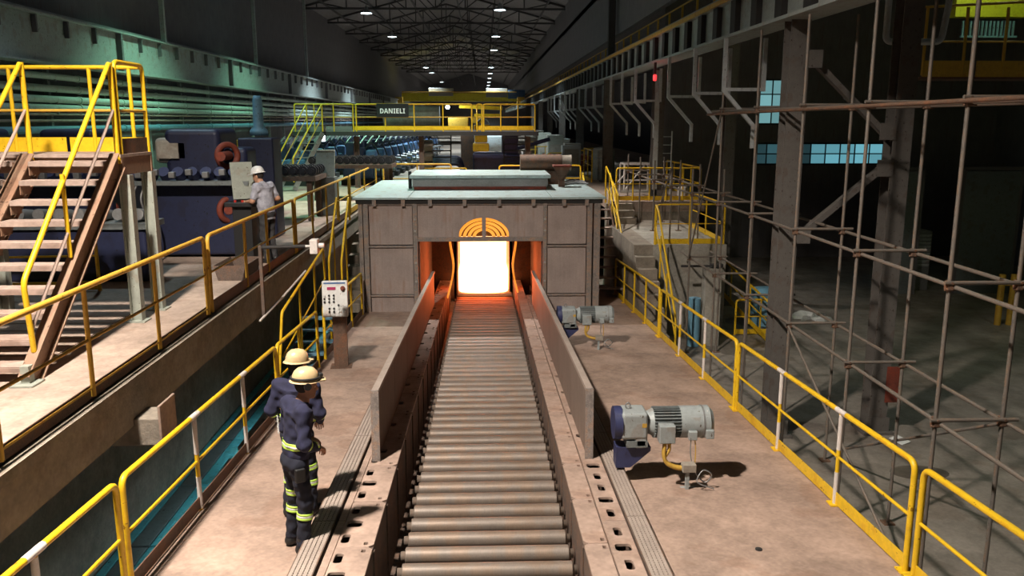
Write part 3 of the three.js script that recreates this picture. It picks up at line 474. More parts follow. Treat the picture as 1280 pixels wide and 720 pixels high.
rail(onP(-24.7), [-3.9, PY, -30.8], 'dull yellow rail at the far end of the left platform', { posts: 1, m: M.yellowDusty });
rail([-3.7, PY, -31.4], [-1.2, PY, -31.4], 'low dull rail behind the left corner of the furnace', { posts: 1, m: M.yellowDusty, toe: 0 });

/* ---------- yellow stairs on the left platform ---------- */
{ const t = thing('stair', 'steel stair with yellow handrails climbing to a landing on the left platform', 'stair', [-5.3, PY, -8.7]);
  const x0 = -5.84, x1 = -4.76, zb = -8.62, zt = -11.22, yt = 5.44, N = 10;
  for (const [a, b] of [[x0, x1], [-6.98, -5.9]]) {
    for (const x of [a, b]) abs(t, 'stringer', ibar([x, 3.2, zb + 0.05], [x, yt - 0.06, zt], 0.12, 0.26, 0.018), M.stringer);
    for (let i = 0; i < N; i++) { const k = (i + 0.45) / N, z = zb + (zt - zb) * k, y = 3.2 + (yt - 3.2) * k;
      abs(t, 'tread', [bx(b - a - 0.14, 0.035, 0.25, (a + b) / 2, y + 0.05, z), bx(b - a - 0.14, 0.05, 0.02, (a + b) / 2, y + 0.03, z + 0.125)], M.tread); for (const x of [a + 0.07, b - 0.07]) abs(t, 'tread_bracket', bx(0.012, 0.16, 0.24, x, y - 0.03, z), M.stringer); }
  }
  abs(t, 'base_plate', [bx(0.24, 0.02, 0.26, x1, 3.21, zb + 0.08), bx(0.09, 0.2, 0.1, x1, 3.3, zb + 0.06)], M.greyGreen);
  abs(t, 'landing_deck', [bx(2.3, 0.04, 1.05, -5.87, yt, zt - 0.52)], M.tread); abs(t, 'landing_beam', [span(x1 - 0.03, x1 + 0.03, yt - 0.25, yt, zt - 1.05, zt), bx(2.3, 0.24, 0.05, -5.87, yt - 0.13, zt - 1.03), bx(2.3, 0.2, 0.05, -5.87, yt - 0.12, zt - 0.05)], M.stringer);
  abs(t, 'toe_board', bx(1.1, 0.2, 0.012, -5.3, yt + 0.12, zt - 1.06), M.yellow); abs(t, 'toe_board', bx(1.1, 0.2, 0.012, -6.45, yt + 0.12, zt - 1.06), M.yellow); abs(t, 'toe_board', bx(0.012, 0.2, 1.0, x1, yt + 0.12, zt - 0.54), M.brown);
  for (const x of [x1, -5.87]) {
    abs(t, 'handrail', pipe([[x, 3.5, zb - 0.12], [x, 4.25, zb - 0.06], [x, 6.6, zt + 0.02]], 0.03, 0.09), M.yellow); abs(t, 'mid_rail', rod([x, 3.74, zb - 0.13], [x, 6.05, zt - 0.02], 0.02, 8), M.tread);
    abs(t, 'post', rod([x, 4.35, (zb + zt) / 2 + 0.2], [x, 5.3, (zb + zt) / 2 + 0.2], 0.026, 8), M.yellow);
    abs(t, 'post', rod([x, yt - 0.1, zt - 0.01], [x, 6.62, zt - 0.01], 0.034, 10), M.yellow);
  }
  abs(t, 'landing_rail', pipe([[x1, yt, zt - 0.12], [x1, 6.64, zt - 0.12], [x1, 6.64, zt - 1.04], [x1, yt, zt - 1.04]], 0.03, 0.1), M.yellow); abs(t, 'mid_rail', rod([x1, 6.02, zt - 0.12], [x1, 6.02, zt - 1.04], 0.02, 8), M.yellowDusty);
  abs(t, 'landing_rail', [rod([-7.05, 6.62, zt - 1.06], [x1 - 0.05, 6.62, zt - 1.06], 0.03, 10)], M.yellow); abs(t, 'mid_rail', rod([-7.05, 6.03, zt - 1.06], [x1 - 0.05, 6.03, zt - 1.06], 0.02, 8), M.yellowDusty);
  for (const x of [-6.6, -5.5, -4.95]) abs(t, 'post', rod([x, yt, zt - 1.06], [x, 6.62, zt - 1.06], 0.028, 8), M.yellow);
  for (const z of [-11.35, -12.1]) { abs(t, 'support_column', ibar([x1 + 0.03, 3.2, z], [x1 + 0.03, yt - 0.25, z], 0.13, 0.15, 0.014, [1, 0, 0]), M.greyGreen); abs(t, 'base_plate', bx(0.26, 0.02, 0.24, x1 + 0.03, 3.21, z), M.greyGreen); }
  for (const z of [-11.35, -12.1]) abs(t, 'support_column', ibar([-6.9, 3.2, z], [-6.9, yt - 0.25, z], 0.13, 0.15, 0.014, [1, 0, 0]), M.greyGreen);
}
// joints between the floor cover plates under the stair
{ const g = new THREE.Group(); g.name = 'floor_under_stair'; g.userData = { kind: 'structure' }; scene.add(g); for (let i = 0; i < 7; i++) part(g, 'cover_plate', bx(2.6, 0.015, 0.36, -6.3, 3.207, -9.4 - i * 0.4), M.hallFloor); }

/* ---------- things on the left platform ---------- */
{ const t = thing('steel_trough', 'small tapered steel trough on the platform left of the grey man', 'trough', [-4.35, PY, -14.8]);
  const s = (x) => prism([[-0.2, 0], [0.2, 0], [0.27, 0.26], [-0.27, 0.26]], 0.015).translate(0, 0, x); part(t, 'end_plate', s(-0.5), M.inner); part(t, 'end_plate', s(0.5), M.inner);
  part(t, 'side', [bar([-0.235, 0.13, -0.5], [-0.235, 0.13, 0.5], 0.015, 0.27, [-0.26, 1, 0]), bar([0.235, 0.13, -0.5], [0.235, 0.13, 0.5], 0.015, 0.27, [0.26, 1, 0])], M.inner); part(t, 'bottom', bx(0.4, 0.015, 1, 0, 0.01, 0), M.inner); }
{ const t = thing('operator_desk', 'tilted grey desk lid and dark pedestal in front of the grey man', 'desk', [-4.62, PY, -16.4]);
  part(t, 'lid', [rb(0.42, 0.72, 0.04, -0.04, 1.55, -0.1, 0.01, -0.25, 0.5, 0.12)], M.greyGreen); part(t, 'desk_top', rb(0.6, 0.08, 0.42, 0, 1.12, 0.1, 0.01), M.black); part(t, 'pedestal', rb(0.36, 1.08, 0.34, 0, 0.54, 0.05, 0.01), M.black);
  for (const x of [-0.12, 0.02, 0.15]) part(t, 'knob', rod([x, 1.16, 0.2], [x, 1.2, 0.2], 0.025, 10), M.red); }
{ const t = thing('sensor_arm', 'dark pipe arm with a pale sensor head reaching from the left platform', 'arm', [-3.72, 3.0, -13.95]);
  part(t, 'post', bar([0, -0.35, 0], [0, 0.86, 0], 0.05, 0.06, [0, 0, 1]), M.inner); part(t, 'arm_pipe', rod([-0.03, 0.82, 0], [0.75, 0.84, 0], 0.03, 10), M.dark); part(t, 'sensor_tube', rod([0.7, 0.84, 0], [1.0, 0.84, 0], 0.022, 10), M.white);
  part(t, 'flange', [rb(0.13, 0.24, 0.2, 0.9, 0.84, 0, 0.015)], M.white); part(t, 'sensor_cap', rod([0.96, 0.85, 0], [1.06, 0.85, 0], 0.045, 12), M.white); }
{ const t = thing('pipe_run', 'thin pale conduit lying along the pit wall under the sensor arm', 'pipe', [-3.7, 2.6, -14]); part(t, 'conduit', pipe([[0, 0.05, 0.4], [0.02, 0.12, -1], [0.06, 0.28, -3]], 0.022, 0.1, 7), M.white); }
{ const t = thing('wall_box', 'square dusty bracket box on the pit side under the platform', 'bracket', [-3.66, 2.42, -9.05]); part(t, 'box', rb(0.8, 0.32, 0.4, -0.3, 0.12, 0, 0.02), M.concrete); part(t, 'end_plate', rb(0.03, 0.46, 0.46, 0.11, 0.2, 0, 0.01), M.deck); }
// pit light and shadow bands put into plate colours, with unseen tube lamps
const pitFloor = new THREE.Group(); pitFloor.name = 'floor_pit'; pitFloor.userData = { kind: 'structure' }; scene.add(pitFloor);
for (let i = 0; i < 14; i++) for (const [x, w, m, n] of [[-5.07, 0.14, M.teal, 'teal'], [-4.86, 0.28, M.motorDark, 'dark'], [-4.56, 0.32, M.teal, 'teal'], [-4.15, 0.5, M.motorDark, 'dark']]) part(pitFloor, n + '_plate', rb(w - 0.02, 0.04, 1.95, x, 0.02, -2 - i * 2, 0.006), m);
[-5.5, -8.6, -11.7, -14.8].forEach((z, i) => { const t = thing('pit_lamp', ['nearest', 'second', 'third', 'farthest'][i] + ' tube lamp low on the pit side lighting the teal floor strips', 'lamp', [-4.1, 0.42, z]); part(t, 'lamp_housing', bx(0.14, 0.06, 2.6, 0, 0.05, 0), M.steel); part(t, 'bracket_arm', bx(0.85, 0.05, 0.08, 0.45, 0.1, 0), M.steel); part(t, 'tube', rod([0, 0, -1.25], [0, 0, 1.25], 0.015, 8), M.lamp); const l = new THREE.RectAreaLight(new THREE.Color().setRGB(0.5, 0.95, 1), 9, 0.08, 2.5); l.position.set(-4.1, 0.4, z); l.rotation.set(-Math.PI / 2, 0, 0); l.name = 'pit_light'; scene.add(l); });
{ const t = thing('pit_stair', 'small stair with teal treads going down into the pit behind the rails', 'stair', [-3.75, 0, -17]); for (let i = 0; i < 7; i++) part(t, 'tread', bx(0.8, 0.04, 0.24, 0, 0.3 + i * 0.2, -i * 0.28), M.pipeBlue); part(t, 'stringer', [bar([-0.42, 0.1, 0.2], [-0.42, 1.6, -1.9], 0.03, 0.18), bar([0.42, 0.1, 0.2], [0.42, 1.6, -1.9], 0.03, 0.18)], M.blue); }  // the teal is in the tread material
{ const t = thing('stair_rail', 'thin yellow handrail descending into the pit left of the control box', 'handrail', [-3.55, SL(-15), -15]);
  part(t, 'top_rail', pipe([[-0.1, -1.5, 1.2], [0.02, 1.35, 0.6], [0.05, 1.9, -3.2], [0.05, 1.2, -3.3]], 0.025, 0.08), M.yellow); part(t, 'mid_rail', rod([0.0, 0.55, 0.6], [0.05, 1.2, -3.2], 0.016, 8), M.yellow); part(t, 'post', [rod([0.03, -0.5, -0.8], [0.03, 1.55, -0.8], 0.022, 8)], M.yellow); part(t, 'post', [rod([0.04, -0.3, -2.2], [0.04, 1.75, -2.2], 0.022, 8)], M.yellow); }
for (const [x, l] of [[-3.72, 'left'], [-3.42, 'right']]) { const t = thing('ladder_rail', 'steep yellow rail at the pit end by the furnace corner, ' + l + ' of the pair', 'handrail', [x, 1.4, -20.2]); part(t, 'top_rail', pipe([[0, -1.4, 0.3], [0, 1.2, 0.2], [0, 2.6, -1.2], [0, 2.0, -1.3]], 0.026, 0.08), M.yellow); part(t, 'post', rod([0, 0.3, -0.6], [0, 1.95, -0.6], 0.02, 8), M.yellow); }
for (let i = 0; i < 8; i++) { const p = part(scene, 'concrete_step', bx(0.7, 0.25, 0.5, -3.6, 0.9 + i * 0.25, -22.6 - i * 0.5), M.concrete); tag(p, ['lowest', 'second', 'third', 'fourth', 'fifth', 'sixth', 'seventh', 'topmost'][i] + ' concrete step left of the furnace side', 'step', 'steps left of the furnace'); }

/* ---------- control box ---------- */
const font = await new FontLoader().loadAsync('fonts/droid/droid_sans_bold.typeface.json');
const text = (s, size, depth = 0.004) => { const g = new TextGeometry(s, { font, size, depth, curveSegments: 4 }); g.computeBoundingBox(); const b = g.boundingBox; return g.translate(-(b.max.x + b.min.x) / 2, -(b.max.y + b.min.y) / 2, 0); };
{ const t = thing('control_box', 'white push-button control box on a brown post beside the walkway', 'control box', [-2.82, SL(-15.65), -15.65], 0.1);
  part(t, 'post', [bar([0.06, 0, -0.1], [0.06, 1.35, -0.1], 0.26, 0.16, [0, 0, 1])], M.brown); part(t, 'base_plate', bx(0.4, 0.02, 0.34, 0.06, 0.01, -0.08), M.brown);
  part(t, 'cabinet', rb(0.47, 0.68, 0.2, 0, 1.36, 0, 0.015, -0.12), M.panelWhite);
  const f = new THREE.Group(); f.name = 'front_plate_fittings'; f.position.set(0, 1.36, 0); f.rotation.x = -0.12; t.add(f);
  part(f, 'blue_strip', bx(0.4, 0.03, 0.006, 0, 0.3, 0.103), M.farBlue); part(f, 'display', bx(0.16, 0.055, 0.008, -0.06, 0.2, 0.103), mat([0.1, 0.01, 0.03], { map: null, emit: [0.5, 0.02, 0.1], power: 0.5 }));
  part(f, 'emergency_stop', [rod([0.15, 0.2, 0.1], [0.15, 0.2, 0.13], 0.045, 14), rod([0.15, 0.2, 0.13], [0.15, 0.2, 0.16], 0.03, 14)], M.rustRed);
  for (const [c, r] of [[1, 0], [2, 0], [0, 0], [1, 1], [2, 1], [0, 1], [1, 2], [0, 2], [2, 2], [3, 3], [1, 4], [2, 4], [3, 4], [4, 4], [1, 5], [2, 5], [3, 5], [4, 5]]) part(f, 'button', rod([-0.19 + c * 0.085, 0.07 - r * 0.062, 0.1], [-0.19 + c * 0.085, 0.07 - r * 0.062, 0.122], 0.02, 10), c === 0 && r === 0 || c > 2 && r > 3 ? M.silver : M.black); }

/* ---------- geared motors ---------- */
function gearMotor(z, label) {
  const y = SL(z), t = thing('gear_motor', label, 'motor', [1.66, y, z]), A = 0.74, ax = (a, b, r, r2, seg = 22) => rod([a, A, 0], [b, A, 0], r, seg, r2);
  part(t, 'mount_flange', [ax(-0.14, -0.02, 0.2, 0.2)], M.blue, 'dark blue flange'); part(t, 'gearbox', [rb(0.4, 0.34, 0.36, 0.16, A, 0, 0.05), rb(0.2, 0.44, 0.3, 0.26, A - 0.06, 0.02, 0.04), ax(-0.02, 0.06, 0.17), ax(0.36, 0.46, 0.13, 0.17)], M.motor);
  part(t, 'lifting_eye', [put(new THREE.TorusGeometry(0.035, 0.009, 8, 16), 0.08, A + 0.21, 0)], M.steel);
  const fins = []; for (let i = 0; i < 30; i++) { const a = i / 30 * 6.2832; fins.push(put(new THREE.BoxGeometry(0.4, 0.03, 0.008), 0, 0.175, 0).rotateX(a).translate(0.66, A, 0)); }
  part(t, 'motor_body', [ax(0.46, 0.88, 0.165), ...fins], M.motorDark); part(t, 'cover_shell', [ax(0.86, 1.2, 0.195)], M.motor); part(t, 'fan_cover', [ax(1.2, 1.3, 0.2), ax(1.3, 1.36, 0.19, 0.15)], M.motor);
  part(t, 'clamp_band', [ax(1.19, 1.215, 0.204)], M.steel);
  part(t, 'terminal_box', [rb(0.24, 0.22, 0.16, 0.62, A - 0.06, 0.22, 0.015)], M.motor); part(t, 'junction_box', [rb(0.13, 0.11, 0.08, 1.02, A - 0.1, 0.2, 0.012)], M.motor); part(t, 'junction_box', [rb(0.12, 0.11, 0.08, 1.28, A - 0.09, 0.19, 0.012)], M.motor);
  part(t, 'warning_triangle', prism([[-0.035, 0], [0.035, 0], [0, 0.06]], 0.004).rotateX(-0.8).translate(1.26, A + 0.13, 0.14), M.white); part(t, 'name_plate', bx(0.07, 0.05, 0.005, 0.3, A + 0.02, 0.182), M.cable);
  part(t, 'support_bracket', [prism([[-0.1, 0.46], [0.42, 0.46], [0.42, 0.41], [0.12, 0.2], [-0.1, 0.2]], 0.22).translate(0, 0, -0.11)], M.blue, 'dark blue bracket'); part(t, 'clamp', [bx(0.32, 0.08, 0.26, 0.2, A - 0.22, 0.04)], M.motorDark);
  part(t, 'cable', hose([[0.6, A - 0.17, 0.24], [0.58, 0.42, 0.27], [0.62, 0.33, 0.28], [0.8, 0.27, 0.3], [1.0, 0.28, 0.3]], 0.032), M.cable, 'yellow cable conduit'); part(t, 'cable', hose([[0.66, A - 0.17, 0.24], [0.66, 0.48, 0.25], [0.6, 0.4, 0.26]], 0.026), M.cable);
  part(t, 'cable', hose([[1.0, A - 0.15, 0.2], [0.99, 0.4, 0.24], [1.06, 0.2, 0.3], [1.2, 0.1, 0.34], [1.28, 0.2, 0.36], [1.15, 0.26, 0.36], [1.05, 0.14, 0.4], [1.3, 0.05, 0.42]], 0.009, 40, 6), M.steel); part(t, 'cable', hose([[1.06, A - 0.15, 0.2], [1.07, 0.42, 0.22], [1.05, 0.25, 0.26]], 0.009), M.cable);
  part(t, 'cable_post', [bar([0.92, 0, 0.34], [0.92, 0.26, 0.34], 0.05, 0.05, [0, 0, 1]), bx(0.22, 0.015, 0.16, 0.95, 0.01, 0.34)], M.motor); part(t, 'cable_box', rb(0.2, 0.1, 0.12, 0.94, 0.29, 0.33, 0.01), M.pale);
  return t;
}
gearMotor(-9.62, 'nearer grey geared motor on a blue bracket right of the rollers').scale.set(0.8, 1, 1);
gearMotor(-17.4, 'farther grey geared motor on a blue bracket near the furnace').scale.set(0.8, 0.95, 1);
{ const p = tag(part(scene, 'drain_cap', [rod([0, 0, 0], [0, 0.012, 0], 0.035, 14), rod([0, 0.012, 0], [0, 0.018, 0], 0.02, 10)], M.dark), 'small dark drain cap in the right walkway near the lower edge', 'drain'); p.position.set(2.73, SL(-7.65) + 0.001, -7.65); }

/* ---------- people ---------- */
// naive surface nets over a signed distance function: one smooth closed mesh
function surface(sdf, lo, hi, cell) {
  const n = [0, 1, 2].map((k) => Math.ceil((hi[k] - lo[k]) / cell) + 1), [nx, ny, nz] = n, F = new Float32Array(nx * ny * nz), id = new Int32Array(nx * ny * nz).fill(-1), P = [], I = [];
  const at = (i, j, k) => i + nx * (j + ny * k);
  for (let k = 0; k < nz; k++) for (let j = 0; j < ny; j++) for (let i = 0; i < nx; i++) F[at(i, j, k)] = sdf(lo[0] + i * cell, lo[1] + j * cell, lo[2] + k * cell);
  const E = [[0, 1], [2, 3], [4, 5], [6, 7], [0, 2], [1, 3], [4, 6], [5, 7], [0, 4], [1, 5], [2, 6], [3, 7]];
  for (let k = 0; k < nz - 1; k++) for (let j = 0; j < ny - 1; j++) for (let i = 0; i < nx - 1; i++) {
    const c = []; let m = 0; for (let q = 0; q < 8; q++) { const f = F[at(i + (q & 1), j + (q >> 1 & 1), k + (q >> 2))]; c.push(f); if (f < 0) m++; }
    if (!m || m === 8) continue; let x = 0, y = 0, z = 0, w = 0;
    for (const [a, b] of E) if (c[a] < 0 !== c[b] < 0) { const t = c[a] / (c[a] - c[b]); x += (a & 1) + t * ((b & 1) - (a & 1)); y += (a >> 1 & 1) + t * ((b >> 1 & 1) - (a >> 1 & 1)); z += (a >> 2) + t * ((b >> 2) - (a >> 2)); w++; }
    id[at(i, j, k)] = P.length / 3; P.push(lo[0] + (i + x / w) * cell, lo[1] + (j + y / w) * cell, lo[2] + (k + z / w) * cell);
  }
  const quad = (a, b, c, d, f) => { if (f) I.push(a, b, c, a, c, d); else I.push(a, c, b, a, d, c); };
  for (let k = 1; k < nz - 1; k++) for (let j = 1; j < ny - 1; j++) for (let i = 1; i < nx - 1; i++) {
    const f = F[at(i, j, k)] < 0;
    if (f !== F[at(i + 1, j, k)] < 0) quad(id[at(i, j - 1, k - 1)], id[at(i, j, k - 1)], id[at(i, j, k)], id[at(i, j - 1, k)], f);
    if (f !== F[at(i, j + 1, k)] < 0) quad(id[at(i - 1, j, k - 1)], id[at(i - 1, j, k)], id[at(i, j, k)], id[at(i, j, k - 1)], f);
    if (f !== F[at(i, j, k + 1)] < 0) quad(id[at(i - 1, j - 1, k)], id[at(i, j - 1, k)], id[at(i, j, k)], id[at(i - 1, j, k)], f);
  }
  const g = new THREE.BufferGeometry(); g.setAttribute('position', new THREE.Float32BufferAttribute(P, 3)); g.setIndex(I); g.computeVertexNormals(); return g;
}
function capsule(x, y, z, a, b, ra, rb) { const dx = b[0] - a[0], dy = b[1] - a[1], dz = b[2] - a[2], px = x - a[0], py = y - a[1], pz = z - a[2]; const t = Math.max(0, Math.min(1, (px * dx + py * dy + pz * dz) / (dx * dx + dy * dy + dz * dz))); return Math.hypot(px - t * dx, py - t * dy, pz - t * dz) - (ra + (rb - ra) * t); }
function ellipsoid(x, y, z, c, r) { const k = Math.hypot((x - c[0]) / r[0], (y - c[1]) / r[1], (z - c[2]) / r[2]); return (k - 1) * Math.min(...r); }
const smin = (a, b, k) => { const h = Math.max(k - Math.abs(a - b), 0) / k; return Math.min(a, b) - h * h * k * 0.25; };
const fold = (list, k) => (x, y, z) => { let d = 9; for (const f of list) d = smin(d, f(x, y, z), k); return d; };
const cap = (a, b, ra, rb) => (x, y, z) => capsule(x, y, z, a, b, ra, rb), ell = (c, r) => (x, y, z) => ellipsoid(x, y, z, c, r);
const lerp3 = (a, b, t) => a.map((v, i) => v + (b[i] - v) * t);
// the figure faces -z; joints in metres, feet on y = 0
function person(label, pos, turn, J, look, o) {
  const t = thing('person', label, 'person', pos, turn);
  const wr = (x, y, z, a) => a * (Math.sin(y * 61 + x * 23 + z * 17) * 0.5 + Math.sin(y * 37 - x * 41 + z * 29) * 0.5);
  const hipY = J.hipY ?? 0.93, chest = J.chest ?? [0, 1.3, 0], neck = [chest[0] + (J.neckX ?? 0), chest[1] + 0.2, chest[2] + (J.neckZ ?? -0.02)], hd = J.head;
  // skin: neck, head, arms and a slim core are one surface, with finely meshed head and hands
  const limbs = []; for (const s of ['L', 'R']) { const a = J[s]; limbs.push(cap(a.shoulder, a.elbow, 0.045, 0.04), cap(a.elbow, a.wrist, 0.042, 0.028), cap(a.hip, a.knee, 0.07, 0.05), cap(a.knee, a.ankle, 0.05, 0.04)); }
  const core = fold([cap([0, hipY, 0], chest, 0.1, 0.12), cap(chest, neck, 0.1, 0.055), cap(neck, lerp3(neck, hd, 0.7), 0.056, 0.054), ...limbs], 0.05);
  const gs = [surface(core, [-0.75, -0.02, -0.75], [0.75, 1.75, 0.75], 0.016)];
  const hx = (p) => { const v = V(...p).applyEuler(new THREE.Euler(look[0], look[1], look[2], 'YXZ')); return [hd[0] + v.x, hd[1] + v.y, hd[2] + v.z]; };
  const inv = new THREE.Matrix4().makeRotationFromEuler(new THREE.Euler(look[0], look[1], look[2], 'YXZ')).invert(), q = V(0, 0, 0);
  const face = fold([ell([0, 0.03, 0.012], [0.076, 0.1, 0.094]), ell([0, -0.045, -0.03], [0.058, 0.065, 0.06]), ell([0, -0.098, -0.06], [0.028, 0.022, 0.026]), cap([0, 0.012, -0.086], [0, -0.026, -0.106], 0.01, 0.016), cap([-0.03, 0.03, -0.078], [0.03, 0.03, -0.078], 0.013, 0.013)], 0.03);
  const detail = (x, y, z) => { let d = face(x, y, z); for (const s of [-1, 1]) { d = smin(d, ellipsoid(x, y, z, [s * 0.079, -0.002, 0.018], [0.012, 0.034, 0.02]), 0.01); d = Math.max(d, -ellipsoid(x, y, z, [s * 0.031, 0.008, -0.1], [0.017, 0.009, 0.018])); d = smin(d, ellipsoid(x, y, z, [s * 0.031, 0.007, -0.079], [0.013, 0.011, 0.012]), 0.004); } d = smin(d, capsule(x, y, z, [-0.02, -0.062, -0.083], [0.02, -0.062, -0.083], 0.008, 0.008), 0.006); d = Math.max(d, -capsule(x, y, z, [-0.022, -0.061, -0.094], [0.022, -0.061, -0.094], 0.003, 0.003)); return d; };
  gs.push(surface((x, y, z) => { q.set(x - hd[0], y - hd[1], z - hd[2]).applyMatrix4(inv); return smin(detail(q.x, q.y, q.z), capsule(x, y, z, neck, lerp3(neck, hd, 0.75), 0.056, 0.05), 0.03); }, [hd[0] - 0.14, neck[1] - 0.03, hd[2] - 0.14], [hd[0] + 0.14, hd[1] + 0.15, hd[2] + 0.14], 0.006));
  for (const s of ['L', 'R']) { // hand: palm, four bent fingers of unequal length, thumb from the side of the palm
    const a = J[s], k = s === 'L' ? -1 : 1, W = V(...a.wrist), d = W.clone().sub(V(...a.elbow)).normalize(), up = V(...(a.palm ?? [0, 0, -1])), side = d.clone().cross(up).normalize().multiplyScalar(1), nrm = side.clone().cross(d).normalize(); // nrm: back of the hand
    const P = (f, l, n) => { const v = W.clone().addScaledVector(d, f).addScaledVector(side, l).addScaledVector(nrm, n); return [v.x, v.y, v.z]; }, c = a.curl ?? 0.7, F = [];
    F.push(cap(P(0, 0, 0), P(0.05, 0, 0), 0.027, 0.026), cap(P(0.04, -0.024, 0), P(0.085, -0.028, 0), 0.017, 0.013), cap(P(0.04, 0.0, 0), P(0.088, -0.004, 0), 0.017, 0.013), cap(P(0.04, 0.02, 0), P(0.082, 0.026, 0), 0.017, 0.012));
    const palm = fold(F, 0.02), fin = []; [[-0.033, 0.07], [-0.011, 0.08], [0.011, 0.074], [0.032, 0.058]].forEach(([l, len], i) => { let f = 0.085 - Math.abs(i - 1.2) * 0.004, n = 0, b = c * (0.6 + i * 0.12), p = P(f, l, n); for (const [w, r] of [[0.44, 0.0095], [0.31, 0.0085], [0.25, 0.0075]]) { f += Math.cos(b) * len * w; n -= Math.sin(b) * len * w; const e = P(f, l * 1.05, n); fin.push(cap(p, e, r, r * 0.92)); p = e; b += c * 0.8; } });
    const th = [cap(P(0.02, -0.024, -0.005), P(0.055, -0.05, -0.018), 0.014, 0.0115), cap(P(0.055, -0.05, -0.018), P(0.085, -0.05, -0.035), 0.0115, 0.009)];
    const hand = (x, y, z) => { let m = 9; for (const f of fin) m = Math.min(m, f(x, y, z)); m = smin(palm(x, y, z), m, 0.008); for (const f of th) m = smin(m, f(x, y, z), 0.01); return m; };
    const c0 = P(0.07, 0, 0); gs.push(surface(hand, c0.map((v) => v - 0.125), c0.map((v) => v + 0.125), 0.005));
  }
  part(t, 'body', gs, M.skin);
  // clothing
  const top = []; const cx = chest;
  top.push((x, y, z) => { const k = Math.max(0, Math.min(1, (y - hipY + 0.08) / (cx[1] + 0.12 - hipY))), X = cx[0] * k, Z = cx[2] * k, w = 0.165 + 0.03 * k + (o.belly ?? 0) * (1 - k) * 0.5, dd = 0.115 + 0.015 * k + (o.belly ?? 0) * Math.sin(k * 2.6); const r = Math.hypot((x - X) / w, (z - Z) / dd); return Math.max((r - 1) * dd, y - (cx[1] + 0.13), (hipY - (o.hem ?? 0.1)) - y); });
  top.push(cap(J.L.shoulder, J.R.shoulder, 0.07, 0.07), cap(chest, neck, 0.1, 0.062));
  for (const s of ['L', 'R']) { const a = J[s], end = o.short ? lerp3(a.shoulder, a.elbow, 0.72) : a.elbow; top.push(cap(a.shoulder, end, 0.068, o.short ? 0.064 : 0.056)); if (!o.short) top.push(cap(a.elbow, lerp3(a.elbow, a.wrist, 0.95), 0.056, 0.044)); }
  const topF = fold(top, 0.06); part(t, o.short ? 't_shirt' : 'jacket', surface((x, y, z) => topF(x, y, z) + wr(x, y, z, 0.006), [-0.8, hipY - 0.2, -0.8], [0.8, 1.62, 0.8], 0.012), o.topM);
  const leg = [ell([0, hipY - 0.02, 0], [0.165, 0.13, 0.13])]; for (const s of ['L', 'R']) { const a = J[s]; leg.push(cap(a.hip, a.knee, 0.095, 0.074), cap(a.knee, lerp3(a.knee, a.ankle, 0.97), 0.074, 0.066)); }
  const legF = fold(leg, 0.04); part(t, 'trousers', surface((x, y, z) => legF(x, y, z) + wr(x, y, z, 0.006), [-0.4, 0.02, -0.45], [0.4, hipY + 0.16, 0.45], 0.012), o.legM);
  for (const s of ['L', 'R']) { const a = J[s], A = a.ankle, fd = V(0, 0, -1).applyAxisAngle(V(0, 1, 0), a.toe ?? 0); const p = (f, y) => [A[0] + fd.x * f, y, A[2] + fd.z * f];
    const bf = fold([cap([A[0], 0.16, A[2]], p(0, 0.07), 0.058, 0.052), cap(p(-0.03, 0.05), p(0.13, 0.045), 0.05, 0.044)], 0.04); part(t, 'boot', surface((x, y, z) => Math.max(bf(x, y, z), 0.0 - y), p(0.05, 0.09).map((v, i) => v - [0.2, 0.13, 0.2][i]), p(0.05, 0.09).map((v, i) => v + [0.2, 0.16, 0.2][i]), 0.01), M.black); }
  // helmet: shell, brim, ridge
  const h = new THREE.Group(); h.name = 'helmet'; h.position.set(...hx([0, 0.065, 0.01])); h.rotation.set(look[0], look[1], look[2], 'YXZ'); t.add(h);
  const sh = lathe([[0.112, 0], [0.112, 0.02], [0.108, 0.055], [0.094, 0.095], [0.066, 0.125], [0.03, 0.137], [0, 0.14]], 28); sh.scale(1, 1, 1.18); const ridge = []; for (let i = 0; i < 9; i++) { const a0 = 0.35 + i * 0.27, a1 = a0 + 0.27; ridge.push(bar([0, Math.sin(a0) * 0.136, Math.cos(a0) * 0.124], [0, Math.sin(a1) * 0.136, Math.cos(a1) * 0.124], 0.02, 0.012)); }
  part(h, 'shell', [sh, ...ridge], o.hat); const br = lathe([[0.108, 0.004], [0.128, -0.004], [0.13, 0.001], [0.11, 0.012]], 28); br.scale(1, 1, 1.2); const pk = prism([[-0.085, -0.1], [-0.06, -0.185], [0, -0.2], [0.06, -0.185], [0.085, -0.1]], 0.008, [], 0.002).rotateX(Math.PI / 2).translate(0, 0.006, 0); part(h, 'brim', [br, pk], o.hat);
  if (o.strap) { part(h, 'strap', [put(new THREE.TorusGeometry(0.118, 0.008, 6, 30).rotateX(Math.PI / 2).scale(1, 1.6, 1.18), 0, 0.035, 0)], M.rubber); part(h, 'head_lamp', [rb(0.06, 0.045, 0.04, 0, 0.04, -0.15, 0.01)], M.black); part(h, 'ear_muff', [rod([0.1, -0.03, 0.01], [0.135, -0.03, 0.01], 0.036, 14)], M.black); }
  // hair at the nape
  part(t, 'hair', surface((x, y, z) => { q.set(x - hd[0], y - hd[1], z - hd[2]).applyMatrix4(inv); return Math.max(ellipsoid(q.x, q.y, q.z, [0, 0.035, 0.02], [0.082, 0.105, 0.096]), -(q.z + 0.01) , q.y - 0.09); }, [hd[0] - 0.13, hd[1] - 0.12, hd[2] - 0.13], [hd[0] + 0.13, hd[1] + 0.13, hd[2] + 0.13], 0.008), M.hair);
